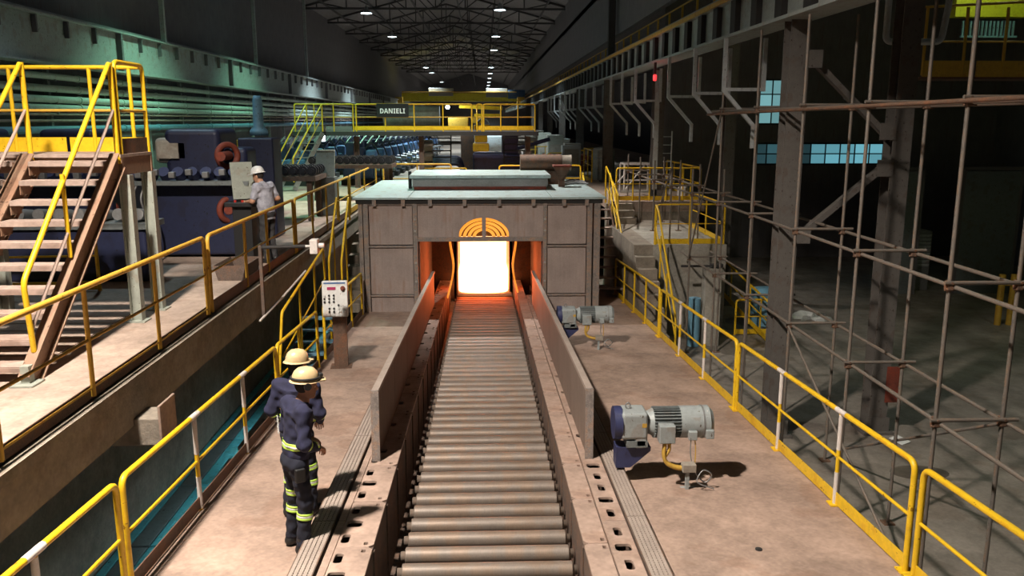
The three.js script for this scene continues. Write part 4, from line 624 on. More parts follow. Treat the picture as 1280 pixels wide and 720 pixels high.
  // reflective bands follow the limbs: lime edges, silver middle
  if (o.bands) {
    const ring = (a, b, r0, r1, k, sy = 1) => { const c = lerp3(a, b, k), d = V(...b).sub(V(...a)).normalize(), qn = new THREE.Quaternion().setFromUnitVectors(V(0, 1, 0), d), r = r0 + (r1 - r0) * k + 0.009; const mk = (y0, y1, e) => { const g = lathe([[r + e - 0.012, y0], [r + e, y0], [r + e, y1], [r + e - 0.012, y1]], 26); g.scale(1, 1, sy); g.applyQuaternion(qn); return g.translate(...c); }; const b1 = part(t, 'reflective_band', [mk(-0.032, -0.012, 0), mk(0.012, 0.032, 0)], M.lime, 'lime reflective band'); part(b1, 'silver_stripe', mk(-0.012, 0.012, -0.001), M.silver); };
    for (const s of ['L', 'R']) { const a = J[s]; ring(a.knee, a.ankle, 0.074, 0.066, 0.3); ring(a.elbow, a.wrist, 0.056, 0.044, 0.12); if (s === o.extra) ring(a.hip, a.knee, 0.095, 0.074, 0.85); }
    const bandY = hipY + 0.16, g = surface((x, y, z) => { const d = topF(x, y, z) + wr(x, y, z, 0.006); return Math.max(d - 0.006, -(d + 0.006), Math.abs(y - bandY) - 0.034, Math.abs(x) - 0.2 - 0.0, Math.abs(z) - 0.2); }, [-0.26, bandY - 0.06, -0.26], [0.26, bandY + 0.06, 0.26], 0.007);
    const wb = part(t, 'reflective_band', g, M.lime, 'lime reflective band around the jacket'); part(wb, 'silver_stripe', surface((x, y, z) => { const d = topF(x, y, z) + wr(x, y, z, 0.006); return Math.max(d - 0.0085, -(d + 0.004), Math.abs(y - bandY) - 0.012, Math.abs(x) - 0.2, Math.abs(z) - 0.2); }, [-0.26, bandY - 0.04, -0.26], [0.26, bandY + 0.04, 0.26], 0.006), M.silver);
  }
  return t;
}
{ // nearer man: turned towards the rollers, forearms in front of the belly
  const t = person('nearer man in navy work suit with tan helmet and headlamp', [-1.88, SL(-7.85), -7.85], -1.0, {
    hipY: 0.97, chest: [0, 1.34, -0.06], neckZ: -0.05, head: [0.02, 1.68, -0.15],
    L: { shoulder: [-0.19, 1.48, -0.04], elbow: [-0.27, 1.2, -0.02], wrist: [-0.1, 1.1, -0.2], hip: [-0.095, 0.94, 0], knee: [-0.12, 0.53, -0.03], ankle: [-0.13, 0.1, 0.02], palm: [0, 1, 0], toe: 0.15 },
    R: { shoulder: [0.19, 1.48, -0.04], elbow: [0.28, 1.2, 0.0], wrist: [0.12, 1.07, -0.2], hip: [0.095, 0.94, 0], knee: [0.11, 0.53, -0.05], ankle: [0.12, 0.1, 0.0], palm: [0, 1, 0], toe: -0.15 },
  }, [-0.05, -0.1, 0], { topM: M.navy, legM: M.navyDark, hat: M.helmet, bands: true, strap: true, extra: 'L' });
const mk = []; for (let i = 0; i < 7; i++) mk.push(bx(0.035 + (i % 3) * 0.006, 0.02, 0.004, -0.07 + (i % 2) * 0.004, 1.24 + i * 0.027, 0.122)); part(t, 'back_print', mk, M.silver, 'white print on the back');
  part(t, 'tool_pouch', rb(0.05, 0.14, 0.1, 0.19, 0.86, 0.02, 0.015), M.black);
}
person('farther man in navy work suit with tan helmet, half hidden', [-2.04, SL(-8.7), -8.7], -0.3, {
  hipY: 0.96, chest: [0, 1.33, -0.03], neckZ: -0.04, head: [0, 1.67, -0.08],
  L: { shoulder: [-0.2, 1.47, -0.03], elbow: [-0.28, 1.2, 0.04], wrist: [-0.26, 1.02, -0.16], hip: [-0.095, 0.93, 0], knee: [-0.11, 0.52, -0.04], ankle: [-0.12, 0.1, 0.05], palm: [1, 0.3, 0], toe: 0.2 },
  R: { shoulder: [0.2, 1.47, -0.03], elbow: [0.27, 1.2, -0.02], wrist: [0.17, 1.04, -0.2], hip: [0.095, 0.93, 0], knee: [0.11, 0.52, -0.05], ankle: [0.12, 0.1, -0.02], palm: [0, 1, 0], toe: -0.2 },
}, [-0.08, -0.35, 0], { topM: M.navy, legM: M.navyDark, hat: M.helmet, bands: true, extra: 'R' });
person('man in grey t-shirt and white helmet at the desk on the platform', [-4.14, PY, -16.2], 1.15, {
  hipY: 0.96, chest: [0, 1.32, -0.06], neckZ: -0.06, head: [0, 1.64, -0.17],
  L: { shoulder: [-0.2, 1.46, -0.06], elbow: [-0.27, 1.2, -0.12], wrist: [-0.16, 1.17, -0.36], hip: [-0.095, 0.93, 0], knee: [-0.1, 0.52, -0.03], ankle: [-0.11, 0.1, 0.04], palm: [0, 1, 0], toe: 0.15 },
  R: { shoulder: [0.2, 1.46, -0.06], elbow: [0.28, 1.22, 0.04], wrist: [0.24, 1.12, -0.2], hip: [0.095, 0.93, 0], knee: [0.11, 0.52, -0.04], ankle: [0.12, 0.1, 0.02], palm: [0, 1, 0], toe: -0.15 },
}, [-0.2, 0.1, 0], { topM: M.greyShirt, legM: M.trousers, hat: M.helmetWhite, short: true, belly: 0.03, hem: 0.12 });

/* ---------- scaffold in the right bay ---------- */
{ const t = thing('scaffold', 'tall open tube scaffold standing on the floor of the right bay', 'scaffold', [5.6, 0, -16]);
  const xs = [5.2, 5.99], lev = [0.2, 2.46, 4.07, 6.09], zs = []; for (let i = 0; i < 12; i++) zs.push(-4.33 - i * 2.36);
  const r = 0.026; zs.forEach((z, i) => { const y0 = z > -22.4 ? 0 : z > -28.3 ? 2.55 : 3.2, from = y0 > 0 ? 2 : 1;   // the far bays stand on the landing and on the mill floor
    for (const x of xs) { const top = i > 6 ? 4.7 : 7.55; abs(t, 'standard', rod([x, y0 + 0.02, z], [x, top, z], r, 8), M.scaffold); abs(t, 'base_plate', bx(0.16, 0.02, 0.16, x, y0 + 0.01, z), M.coupler);
      for (const y of lev.slice(from)) if (y < top) abs(t, 'coupler', [rb(0.09, 0.09, 0.09, x, y, z, 0.02), rod([x - 0.06, y - 0.03, z + 0.02], [x + 0.08, y - 0.03, z + 0.02], 0.014, 6), rod([x, y + 0.05, z - 0.07], [x, y + 0.05, z + 0.07], 0.016, 6)], M.coupler); } 
    for (const y of lev.slice(from, i > 6 ? 3 : 4)) abs(t, 'transom', rod([xs[0] - 0.08, y + 0.05, z + 0.04], [xs[1] + 0.16, y + 0.05, z + 0.04], r * 0.9, 8), M.scaffold); });
  for (const x of xs) for (const y of lev.slice(1)) { const z1 = y > 5 ? -19.5 : y > 3 ? -31 : -22; abs(t, 'ledger', rod([x + 0.045, y, -2.5], [x + 0.045, y, z1], r, 8), M.scaffold); }
  abs(t, 'ledger', rod([5.14, 6.15, -3], [5.14, 6.02, -19.5], r, 8), M.coupler);
  abs(t, 'diagonal', rod([5.16, 0.2, -9.05], [5.16, 2.46, -13.7], r * 0.8, 8), M.scaffold); abs(t, 'diagonal', rod([6.05, 0.2, -13.7], [6.05, 2.46, -9.05], r * 0.8, 8), M.scaffold);
  abs(t, 'diagonal', rod([5.16, 2.46, -20.8], [5.16, 6.1, -18.4], r * 0.8, 8), M.scaffold); abs(t, 'diagonal', rod([5.16, 2.6, -25.4], [5.16, 4.6, -23.1], r * 0.8, 8), M.scaffold);
}
for (const [x, z, r] of [[7.4, -13.2, 0.5], [8.3, -10.2, 0.45], [6.9, -9.2, 0.4]]) { const p = tag(part(scene, 'floor_stain', lathe([[0, 0.003], [r * 0.6, 0.003], [r, 0]], 18), mat([0.13, 0.11, 0.09], { map: dustTex, rough: 0.6 })), 'dark oily patch on the floor of the right bay', 'stain', 'oil patches on the bay floor'); p.position.set(x, 0.002, z); p.scale.z = 0.6; }
{ const p = tag(part(scene, 'paper_scrap', [bx(0.22, 0.01, 0.3, 0, 0, 0, 0.1, 0.4, 0.08)], M.silver), 'small white scrap lying on the bay floor near the brown column', 'scrap'); p.position.set(7.75, 0.03, -14.6); }
{ const t = thing('foil_heap', 'crumpled bright foil sheet on the dark bay floor behind the scaffold', 'scrap', [9.9, 0, -24.5]); const g = new THREE.IcosahedronGeometry(0.4, 2), p = g.attributes.position; for (let i = 0; i < p.count; i++) { const k = 0.8 + 0.5 * Math.sin(p.getX(i) * 13 + p.getZ(i) * 17); p.setXYZ(i, p.getX(i) * k * 1.3, Math.max(0, p.getY(i) * k * 0.5), p.getZ(i) * k); } g.computeVertexNormals(); part(t, 'sheet', g, M.silver); }

/* ---------- stepped concrete blocks and stairs right of the furnace ---------- */
{ const y = 2.55; struct('floor_landing', [span(4.62, 6.65, 0, y, -26.6, -22.6)], M.pale); struct('floor_landing_left', [span(4.1, 4.62, 0, y, -26.6, -22.6)], M.concrete);
  for (let i = 0; i < 8; i++) { const p = part(scene, 'concrete_step', span(4.1, 4.62, 0, y - 0.28 * (i + 1), -22.6 + i * 0.34, -22.26 + i * 0.34), M.concrete); tag(p, ['top', 'second', 'third', 'fourth', 'fifth', 'sixth', 'seventh', 'bottom'][i] + ' step of the concrete stair right of the far motor', 'step', 'concrete stair right of the furnace'); }
  for (let i = 0; i < 3; i++) { const p = part(scene, 'concrete_step', span(4.1, 5.0, y, y + 0.2 * (3 - i), -28.3 + i * 0.34, -27.96 + i * 0.34), M.concrete); tag(p, ['upper', 'middle', 'lower'][i] + ' step from the landing to the mill floor right of the furnace', 'step', 'steps above the landing'); }
  struct('floor_landing_back', [span(4.1, 6.65, 0, y, -28.3, -26.6)], M.concrete);
  rail([6.58, y, -22.7], [6.58, y, -26.5], 'yellow rail on the outer side of the concrete landing', { posts: 1 }); rail([4.7, y, -22.66], [6.52, y, -22.66], 'yellow rail along the front edge of the concrete landing', { posts: 1, r: 0.022 });
  const sr = (x, l) => { const t = thing('stair_rail', l, 'handrail', [x, 0, -22.5]); abs(t, 'top_rail', pipe([[x, y, -22.7], [x, y + 1.1, -22.7], [x, y + 0.95, -22.3], [x, 1.15, -19.9], [x, 0.2, -19.8]], 0.028, 0.1), M.yellow); abs(t, 'mid_rail', rod([x, y + 0.5, -22.6], [x, 0.7, -19.9], 0.018, 8), M.yellow); for (const [z, yy] of [[-21.9, 1.95], [-21.0, 1.1]]) abs(t, 'post', rod([x, yy - 0.2, z], [x, yy + 0.95, z], 0.022, 8), M.yellow); };
  sr(4.68, 'steep yellow stair handrail on the outer side of the concrete stair');
  rail([4.5, PY, -28.5], [7.35, PY, -28.5], 'yellow rail along the front of the raised mill floor at the right', { posts: 4 }); rail([7.4, PY, -28.6], [7.4, PY, -34], 'yellow rail on the right side of the raised mill floor', { posts: 3 });
  { const t = thing('stair_rail', 'paired yellow posts and rail at the furnace right rear corner', 'handrail', [4.2, 2.0, -26.5]); abs(t, 'top_rail', pipe([[4.2, 3.1, -28.9], [4.2, 4.35, -28.9], [4.2, 3.6, -26.2], [4.2, 0.7, -26]], 0.028, 0.1), M.yellow); abs(t, 'mid_rail', rod([4.2, 3.6, -28.6], [4.2, 2.9, -26.1], 0.018, 8), M.yellow); abs(t, 'post', rod([4.2, 2.4, -27.4], [4.2, 3.9, -27.4], 0.022, 8), M.yellow); }
  { const t = thing('inspection_lamp', 'small bright lamp on the wall behind the concrete landing', 'lamp', [4.9, 2.75, -28.2]); part(t, 'lamp_body', rb(0.3, 0.1, 0.12, -0.25, 0.02, 0, 0.02), M.black); part(t, 'lens', put(new THREE.SphereGeometry(0.07, 14, 10), 0, 0.03, 0.05), mat([0.8, 0.9, 0.9], { map: null, emit: [0.7, 1, 1], power: 2 })); point('inspection_light', [4.9, 2.8, -28.0], [0.8, 1, 1], 0.8, 0.06); }
  { const t = thing('concrete_pillar', 'square concrete pillar with a dark bracket in front of the landing', 'pillar', [6.0, 0, -21.6]); part(t, 'shaft', rb(0.42, 2.1, 0.42, 0, 1.05, 0, 0.02), M.pale); part(t, 'bracket', [bx(0.9, 0.05, 0.06, -0.4, 2.15, 0.1), bx(0.3, 0.08, 0.2, 0.1, 2.16, 0.05)], M.dark); part(t, 'pipe_stub', rod([-0.45, 0, 0.1], [-0.45, 1.3, 0.1], 0.16, 14), M.pipeBlue); }
  { const t = thing('teal_tank', 'pale teal tank half hidden behind the column in the right bay', 'tank', [8.3, 0, -23.9]); part(t, 'shell', lathe([[0, 0], [0.55, 0], [0.57, 0.04], [0.57, 0.96], [0.53, 1.02], [0.1, 1.08], [0, 1.08]], 24), M.pipeBlue); part(t, 'hoop', [put(new THREE.TorusGeometry(0.575, 0.015, 6, 24).rotateX(Math.PI / 2), 0, 0.35, 0), put(new THREE.TorusGeometry(0.575, 0.015, 6, 24).rotateX(Math.PI / 2), 0, 0.7, 0)], M.pale); }
  rail([7.0, 0, -22.6], [8.4, 0, -22.6], 'yellow-green rail in front of the teal tank', { posts: 1, h: 1.0 }); rail([7.0, 0.9, -25], [7.6, 0.0, -21.5], 'yellow-green rail sloping beside the teal tank', { posts: 2, h: 1.1 });
}
{ const t = thing('steel_stair', 'dark steel stair with yellow rail climbing beside the furnace right side', 'stair', [3.72, 0.8, -24.4]); for (let i = 0; i < 9; i++) part(t, 'tread', [bx(0.86, 0.03, 0.24, 0, 0.2 + i * 0.25, -i * 0.4), bx(0.86, 0.04, 0.02, 0, 0.19 + i * 0.25, 0.12 - i * 0.4)], M.tread); for (const x of [-0.45, 0.45]) { part(t, 'stringer', bar([x, 0.05, 0.2], [x, 2.3, -3.4], 0.03, 0.22), M.brown); part(t, 'handrail', pipe([[x, 0.0, 0.2], [x, 1.1, 0.2], [x, 3.4, -3.4], [x, 2.3, -3.45]], 0.026, 0.08), M.yellow); part(t, 'mid_rail', rod([x, 0.6, 0.2], [x, 2.9, -3.4], 0.017, 7), M.yellow); part(t, 'post', rod([x, 1.1, -1.6], [x, 2.24, -1.6], 0.022, 8), M.yellow); } }
// raised mill floor at the right: tank, frames, canister, red heap
{ const t = thing('grey_drum', 'tall grey cylindrical drum behind the furnace right corner', 'drum', [5.55, PY, -39]); part(t, 'shell', lathe([[0, 0], [0.5, 0], [0.5, 1.35], [0.46, 1.45], [0, 1.5]], 26), M.pale); part(t, 'band', [put(new THREE.TorusGeometry(0.505, 0.02, 6, 26).rotateX(Math.PI / 2), 0, 0.5, 0), put(new THREE.TorusGeometry(0.505, 0.02, 6, 26).rotateX(Math.PI / 2), 0, 1.0, 0)], M.steel); }
rail([4.75, PY, -40], [4.75, PY, -37], 'yellow guard beside the tall grey drum', { posts: 1, h: 1.4 });
{ const t = thing('tube_stand', 'white tubular frame with struts on the raised floor at the right', 'frame', [5.9, PY, -32.5]);
  for (const x of [-0.55, 0.55]) part(t, 'side_frame', pipe([[x, 0, 0.5], [x, 1.05, 0.5], [x, 1.05, -0.5], [x, 0, -0.5]], 0.04, 0.1, 7), M.white); part(t, 'cross_bar', [rod([-0.55, 1.05, 0.5], [0.55, 1.05, 0.5], 0.035, 7), rod([-0.55, 0.45, 0.5], [0.55, 0.45, 0.5], 0.03, 7), rod([-0.55, 1.05, -0.5], [0.55, 1.05, -0.5], 0.035, 7)], M.white); part(t, 'strut', [rod([-0.55, 0.05, 0.5], [0.2, 1.0, 0.5], 0.03, 7), rod([-1.2, 0, 0.6], [-0.5, 0.7, 0.5], 0.03, 7)], M.white); part(t, 'base_board', bx(1.5, 0.08, 0.3, 0, 0.04, 0.7), M.pale); }
{ const t = thing('canister', 'small white canister at the corner of the raised floor rail', 'canister', [6.95, PY, -29.2]); part(t, 'shell', lathe([[0, 0], [0.19, 0], [0.2, 0.03], [0.2, 0.36], [0.12, 0.46], [0.06, 0.48], [0, 0.48]], 18), M.white); part(t, 'cap', rod([0, 0.48, 0], [0, 0.56, 0], 0.05, 10), M.red); }
{ const t = thing('white_ladder', 'narrow pale ladder frame standing by the raised floor rail', 'ladder', [6.7, PY, -31]); for (const x of [-0.2, 0.2]) part(t, 'stile', rod([x, 0, 0], [x, 2.3, 0], 0.025, 7), M.bracket); for (let i = 0; i < 7; i++) part(t, 'rung', rod([-0.2, 0.3 + i * 0.3, 0], [0.2, 0.3 + i * 0.3, 0], 0.015, 6), M.bracket); }
for (let i = 0; i < 26; i++) { const p = part(scene, 'red_bundle', rod([0, 0, -1.1], [0, 0, 1.1], 0.14, 8), rnd() < 0.6 ? M.rustRed : M.brown); p.position.set(3.4 + (i % 9) * 0.36 + rr(-0.1, 0.1), PY + 0.15 + Math.floor(i / 9) * 0.29, -46 + rr(-0.6, 0.6)); p.rotation.y = rr(-0.03, 0.03); tag(p, 'reddish bar bundle in the heap on the far mill floor', 'bar bundle', 'red bar bundles in the far heap'); }
rail([0.6, PY, -32.2], [3.7, PY, -32.2], 'yellow rail behind the right half of the furnace roof', { posts: 2, h: 1.0, toe: 0 });
for (let i = 0; i < 7; i++) rail([3.2 + (i % 3) * 1.0, PY, -42 - i * 3.4], [4.4 + (i % 3) * 1.0, PY, -42 - i * 3.4], ['nearest', 'second', 'third', 'fourth', 'fifth', 'sixth', 'farthest'][i] + ' of the small yellow rails receding on the far mill floor', { posts: 1, group: 'small far rails' });

/* ---------- right bay: yellow walkway, duct, dim sheets ---------- */
{ const t = thing('yellow_walkway', 'yellow railed walkway hanging high in the right bay', 'walkway', [11.9, 6.9, -20]);
  part(t, 'toe_panel', [bx(1.2, 0.36, 0.03, -1.25, 0.15, 0.5)], M.yellowDusty); part(t, 'toe_panel', bx(1.2, 0.36, 0.03, 0.0, 0.15, 0.5), M.yellowDusty); part(t, 'toe_panel', bx(1.2, 0.36, 0.03, 1.25, 0.15, 0.5), M.yellowDusty); part(t, 'deck', bx(3.8, 0.05, 1.0, 0, -0.05, 0), M.brown);
  for (let i = 0; i < 5; i++) part(t, 'post', rod([-1.85 + i * 0.93, 0, 0.5], [-1.85 + i * 0.93, 1.5, 0.5], 0.035, 7), M.yellowDusty); part(t, 'top_rail', rod([-1.9, 1.5, 0.5], [1.9, 1.7, 0.5], 0.03, 7), M.yellowDusty); part(t, 'mid_rail', rod([-1.9, 0.75, 0.5], [1.9, 0.75, 0.5], 0.022, 7), M.yellowDusty); }
{ const t = thing('overhead_crane', 'yellow-green crane beam glimpsed above the hanging walkway', 'crane', [14.1, 8.6, -24]); part(t, 'beam', bx(2.1, 0.6, 0.4, 0, 0.4, 0), mat([0.55, 0.6, 0.03], { map: paintTex, rough: 0.5 })); part(t, 'grating', [...Array(14).keys()].map((i) => bx(0.04, 0.4, 0.05, -0.75 + i * 0.11, -0.2, 0.1)), M.pipeBlue); part(t, 'grating_frame', bx(1.6, 0.05, 0.06, 0, -0.42, 0.1), M.pipeBlue); }
point('crane_panel_light', [13.2, 10.4, -21.8], [0.9, 1, 0.5], 10, 0.3);
{ const t = thing('work_lamp', 'work lamp above the yellow-green crane beam', 'lamp', [13.2, 10.5, -21.8]); part(t, 'housing', lathe([[0, 0.3], [0.1, 0.28], [0.25, 0.04], [0.23, 0.04], [0.08, 0.26], [0, 0.26]], 16), M.lampShell); part(t, 'bulb', put(new THREE.SphereGeometry(0.07, 10, 8), 0, 0.08, 0), M.lamp); part(t, 'hanger', rod([0, 0.28, 0], [0, 1.5, 0], 0.02, 6), M.steel); }
{ const t = thing('bent_duct', 'pale bent duct hanging in front of the outer column top', 'duct', [8.05, 7.08, -16]); part(t, 'duct_run', pipe([[-0.55, 2.4, 0], [-0.55, 0.25, 0], [0.5, 0.25, 0], [0.58, 0.9, 0], [0.58, 2.2, 0]], 0.06, 0.12, 10), M.bracket); }
{ const t = thing('louvred_crate', 'pale louvred crate against the dark end of the right bay', 'crate', [14.9, 0, -29]); part(t, 'body', rb(1.5, 2.1, 1, 0, 1.05, -0.1, 0.03), M.steel); for (let i = 0; i < 9; i++) part(t, 'slat', bx(1.4, 0.09, 0.03, 0, 0.9 + i * 0.13, 0.42, 0.4), M.bracket); }
for (const [x, w, l] of [[17.2, 2.0, 'wide grey sheet metal door in the dark right bay'], [14.2, 1.2, 'narrow grey cabinet in the dark right bay']]) { const t = thing('sheet_door', l, 'door', [x, 0, -28]); part(t, 'leaf', bx(w, 4.2, 0.06, 0, 2.1, 0), M.motorDark); part(t, 'frame_bar', [bx(0.1, 4.3, 0.1, -w / 2, 2.15, 0), bx(0.1, 4.3, 0.1, w / 2, 2.15, 0), bx(w, 0.1, 0.1, 0, 4.3, 0)], M.wall); }
{ const t = thing('yellow_bollard', 'short yellow bollard pair by the dark door in the right bay', 'bollard', [15.2, 0, -23.5]); for (const x of [-0.15, 0.2]) part(t, 'post', rod([x, 0, 0], [x, 1.5, 0], 0.09, 12), M.yellowDusty); part(t, 'cross_bar', rod([-0.15, 1.2, 0], [0.2, 1.2, 0], 0.04, 8), M.yellowDusty); }

/* ---------- mill drives on the left floor ---------- */
function drive(pos, label, s = 1) {
  const t = thing('mill_drive', label, 'mill drive', pos);
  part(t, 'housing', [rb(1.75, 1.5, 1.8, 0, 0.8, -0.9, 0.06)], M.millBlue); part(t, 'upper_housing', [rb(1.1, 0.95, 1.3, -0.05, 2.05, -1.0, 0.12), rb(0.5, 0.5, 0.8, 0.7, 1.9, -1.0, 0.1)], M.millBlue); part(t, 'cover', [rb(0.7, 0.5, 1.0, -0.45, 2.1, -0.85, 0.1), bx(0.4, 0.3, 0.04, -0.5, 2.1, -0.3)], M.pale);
  for (const [x, y] of [[0.62, 2.0], [0.7, 0.95]]) { part(t, 'coupling', [put(new THREE.TorusGeometry(0.22, 0.06, 10, 26).rotateY(0.8), x, y, -0.12 + (y > 1.5 ? -0.3 : 0.05)).scale(1, 1, 1), rod([x, y, -0.5], [x, y, 0.02], 0.09, 18)], M.rustRed, 'rust red coupling ring'); }
  const roll = []; for (let i = 0; i < 8; i++) roll.push(rod([-1.0 + i * 0.27, 1.6, 0.0], [-1.0 + i * 0.27, 1.72, 0.16], 0.11, 10)); part(t, 'roller_row', roll, M.blue); part(t, 'shelf', bx(2.4, 0.08, 0.45, 0, 1.5, 0.1), M.motorDark);
  part(t, 'valve_cluster', [0, 1, 2, 3, 4, 5].map((i) => rb(0.12, 0.12, 0.12, -0.9 + i * 0.32, 1.66 + (i % 2) * 0.05, 0.26, 0.02)), M.steel);
  for (let i = 0; i < 4; i++) part(t, 'hose', hose([[-1.1 + i * 0.16, 1.5, 0.25], [-1.15 + i * 0.16, 1.2, 0.42], [-1.0 + i * 0.15, 0.7, 0.36], [-1.05 + i * 0.17, 0.05, 0.45]], 0.022, 18, 6), M.steel);
  return t;
}
drive([-5.75, PY, -16.8], 'dark blue mill drive with rust red rings left of the grey man'); drive([-8.1, PY, -16.6], 'dark blue mill drive glimpsed behind the yellow stair'); drive([-10.5, PY, -16.8], 'dark blue mill drive at the left edge behind the stairs');
{ const t = thing('machine_bed', 'low dark blue machine bed with rounded cylinders behind the stair columns', 'machine bed', [-7, PY, -14.6]); part(t, 'bed', rb(2.6, 0.9, 0.7, 0, 0.45, 0, 0.05), M.millBlue); part(t, 'ledge', bx(2.7, 0.1, 0.8, 0, 0.95, 0), M.motorDark); part(t, 'cylinder_row', [...Array(8).keys()].map((i) => rod([-1.15 + i * 0.33, 1.08, -0.2], [-1.15 + i * 0.33, 1.14, 0.25], 0.1, 10)), M.steel); }
rail([-12, PY, -12.9], [-6.2, PY, -13.5], 'yellow rail seen through the treads of the yellow stair', { posts: 3 });
{ const t = thing('teal_valve', 'teal spindle standing on top of the mill drives', 'valve', [-5.2, 5.55, -20]); part(t, 'spindle', lathe([[0, 0], [0.22, 0], [0.2, 0.12], [0.12, 0.2], [0.11, 0.8], [0.08, 0.9], [0, 0.9]], 16), M.pipeBlue); part(t, 'pedestal', rb(0.8, 2.3, 0.8, 0, -1.2, 0, 0.05), M.millBlue); }
{ const t = thing('machine_deck', 'low dark machine deck with a yellow rail behind the white helmet', 'deck', [-7.2, PY, -25.6]); part(t, 'deck_plate', bx(2.4, 0.06, 1.2, 0, 1.17, 0), M.motorDark); for (const x of [-1, 1]) part(t, 'leg', bx(0.12, 1.14, 0.8, x, 0.57, 0), M.millBlue); }
{ const t = thing('valve_stand', 'pale blue pump stand with small parts behind the mill drives', 'stand', [-6.9, PY, -21.4]); part(t, 'table_top', bx(1.3, 0.08, 0.8, 0, 1.75, 0), M.bracket); for (const x of [-0.55, 0.55]) for (const z of [-0.3, 0.3]) part(t, 'leg', bx(0.08, 1.75, 0.08, x, 0.87, z), M.millBlue); part(t, 'pump', [rod([-0.1, 1.8, 0], [-0.1, 2.3, 0], 0.12, 12), rod([0.35, 1.8, 0], [0.35, 2.1, 0], 0.09, 12)], M.bracket); }
rail([-8.3, PY + 1.2, -25.2], [-6.1, PY + 1.2, -25.2], 'yellow rail on the machine deck behind the white helmet', { posts: 3, h: 0.9 });
// racks of dark rolls left of the furnace
for (const [x, z, l] of [[-5.9, -23.6, 'rack of dark ring rolls behind the grey man'], [-4.5, -29.6, 'rack of dark ring rolls nearer the furnace corner']]) { const t = thing('roll_rack', l, 'roll rack', [x, PY, z]); part(t, 'frame', [bx(2.8, 0.12, 1.6, 0, 1.15, 0), ...[-1.2, 1.2].flatMap((a) => [-0.6, 0.6].map((b) => bx(0.14, 1.15, 0.14, a, 0.57, b)))], M.inner);
  for (let i = 0; i < 12; i++) part(t, 'roll', [rod([-1.3 + i * 0.235, 1.36, -0.75], [-1.3 + i * 0.235, 1.36, 0.75], 0.07, 10), ...[-0.6, -0.3, 0, 0.3, 0.6].map((q) => rod([-1.3 + i * 0.235, 1.36, q], [-1.3 + i * 0.235, 1.36, q + 0.09], 0.13, 14))], M.rackRoll); }
{ const t = thing('console', 'tall grey-green console cabinet by the platform rail', 'console', [-4.55, PY, -24.6]); part(t, 'cabinet', rb(0.56, 1.1, 0.5, 0, 0.55, 0, 0.02), M.motorDark); part(t, 'sloping_panel', rb(0.54, 0.85, 0.08, 0, 1.42, 0.02, 0.02, -0.3), M.greyGreen); part(t, 'cap', rb(0.5, 0.05, 0.2, 0, 1.83, -0.12, 0.01), M.pale); }

/* ---------- bridge with the sign, crane and far machinery ---------- */
{ const t = thing('bridge', 'yellow railed bridge crossing the hall behind the furnace', 'bridge', [-2.7, 5.45, -34]);
  part(t, 'deck', bx(9.7, 0.06, 1.1, 0.05, 0.03, -0.5), M.steel); part(t, 'deck_beam', [bx(9.7, 0.16, 0.06, 0.05, -0.08, 0.02), bx(9.7, 0.16, 0.06, 0.05, -0.08, -1.02)], M.dark);
  part(t, 'toe_panel', bx(1.95, 0.17, 0.02, -3.45, 0.13, 0.04), M.steel); part(t, 'toe_panel', bx(4.55, 0.17, 0.02, -0.1, 0.13, 0.04), M.yellow); part(t, 'toe_panel', bx(2.2, 0.17, 0.02, 3.6, 0.13, 0.04), M.yellow);
  for (const [a, b, n] of [[-4.7, -2.42, 2], [-2.3, 2.25, 3], [2.45, 2.65, 0], [2.72, 4.75, 2]]) { part(t, 'top_rail', pipe([[a, 0, 0.04], [a, 1.06, 0.04], [b, 1.06, 0.04], [b, 0, 0.04]], 0.028, 0.07, 8), M.yellow); part(t, 'mid_rail', rod([a, 0.56, 0.04], [b, 0.56, 0.04], 0.022, 7), M.yellowDusty); for (let i = 1; i <= n; i++) { const x = a + (b - a) * i / (n + 1); part(t, 'post', rod([x, 0, 0.04], [x, 1.06, 0.04], 0.024, 8), M.yellow); } }
  part(t, 'back_rail', [rod([-4.7, 1.06, -1.02], [4.75, 1.06, -1.02], 0.024, 7), rod([-4.7, 0.56, -1.02], [4.75, 0.56, -1.02], 0.018, 7)], M.yellowDusty);
  for (const x of [-2.4, 0.2, 4.5]) part(t, 'column', ibar([x, -2.25, -0.5], [x, -0.2, -0.5], 0.2, 0.2, 0.02, [1, 0, 0]), M.inner);
  for (const [x0, z0] of [[-4.2, 0.3], [-3.6, 0.3]]) { part(t, 'stair_rail', pipe([[x0 - 1.0, -1.9, 1.2], [x0 - 1.0, -1.0, 1.2], [x0, 1.06, 0.2], [x0, 0, 0.2]], 0.028, 0.08, 8), M.yellow); part(t, 'mid_rail', rod([x0 - 1.0, -1.5, 1.2], [x0, 0.55, 0.2], 0.018, 7), M.yellowDusty); }
  part(t, 'stringer', [bar([-5.2, -2.2, 1.2], [-4.2, -0.05, 0.2], 0.04, 0.2), bar([-4.6, -2.2, 1.2], [-3.6, -0.05, 0.2], 0.04, 0.2)], M.steel); for (let i = 0; i < 8; i++) { const k = (i + 0.5) / 8; part(t, 'tread', bx(0.62, 0.03, 0.22, -4.9 + k, -2.2 + k * 2.15, 1.2 - k), M.steel); }
  for (const x of [0.9, 4.0]) { for (let i = 0; i < 8; i++) part(t, 'ladder_step', bx(0.85, 0.05, 0.2, x, -2.1 + i * 0.26, -0.9 - i * 0.1), M.dark); part(t, 'ladder_side', [bar([x - 0.45, -2.2, -0.8], [x - 0.45, -0.1, -1.7], 0.05, 0.14), bar([x + 0.45, -2.2, -0.8], [x + 0.45, -0.1, -1.7], 0.05, 0.14)], M.dark); }
}
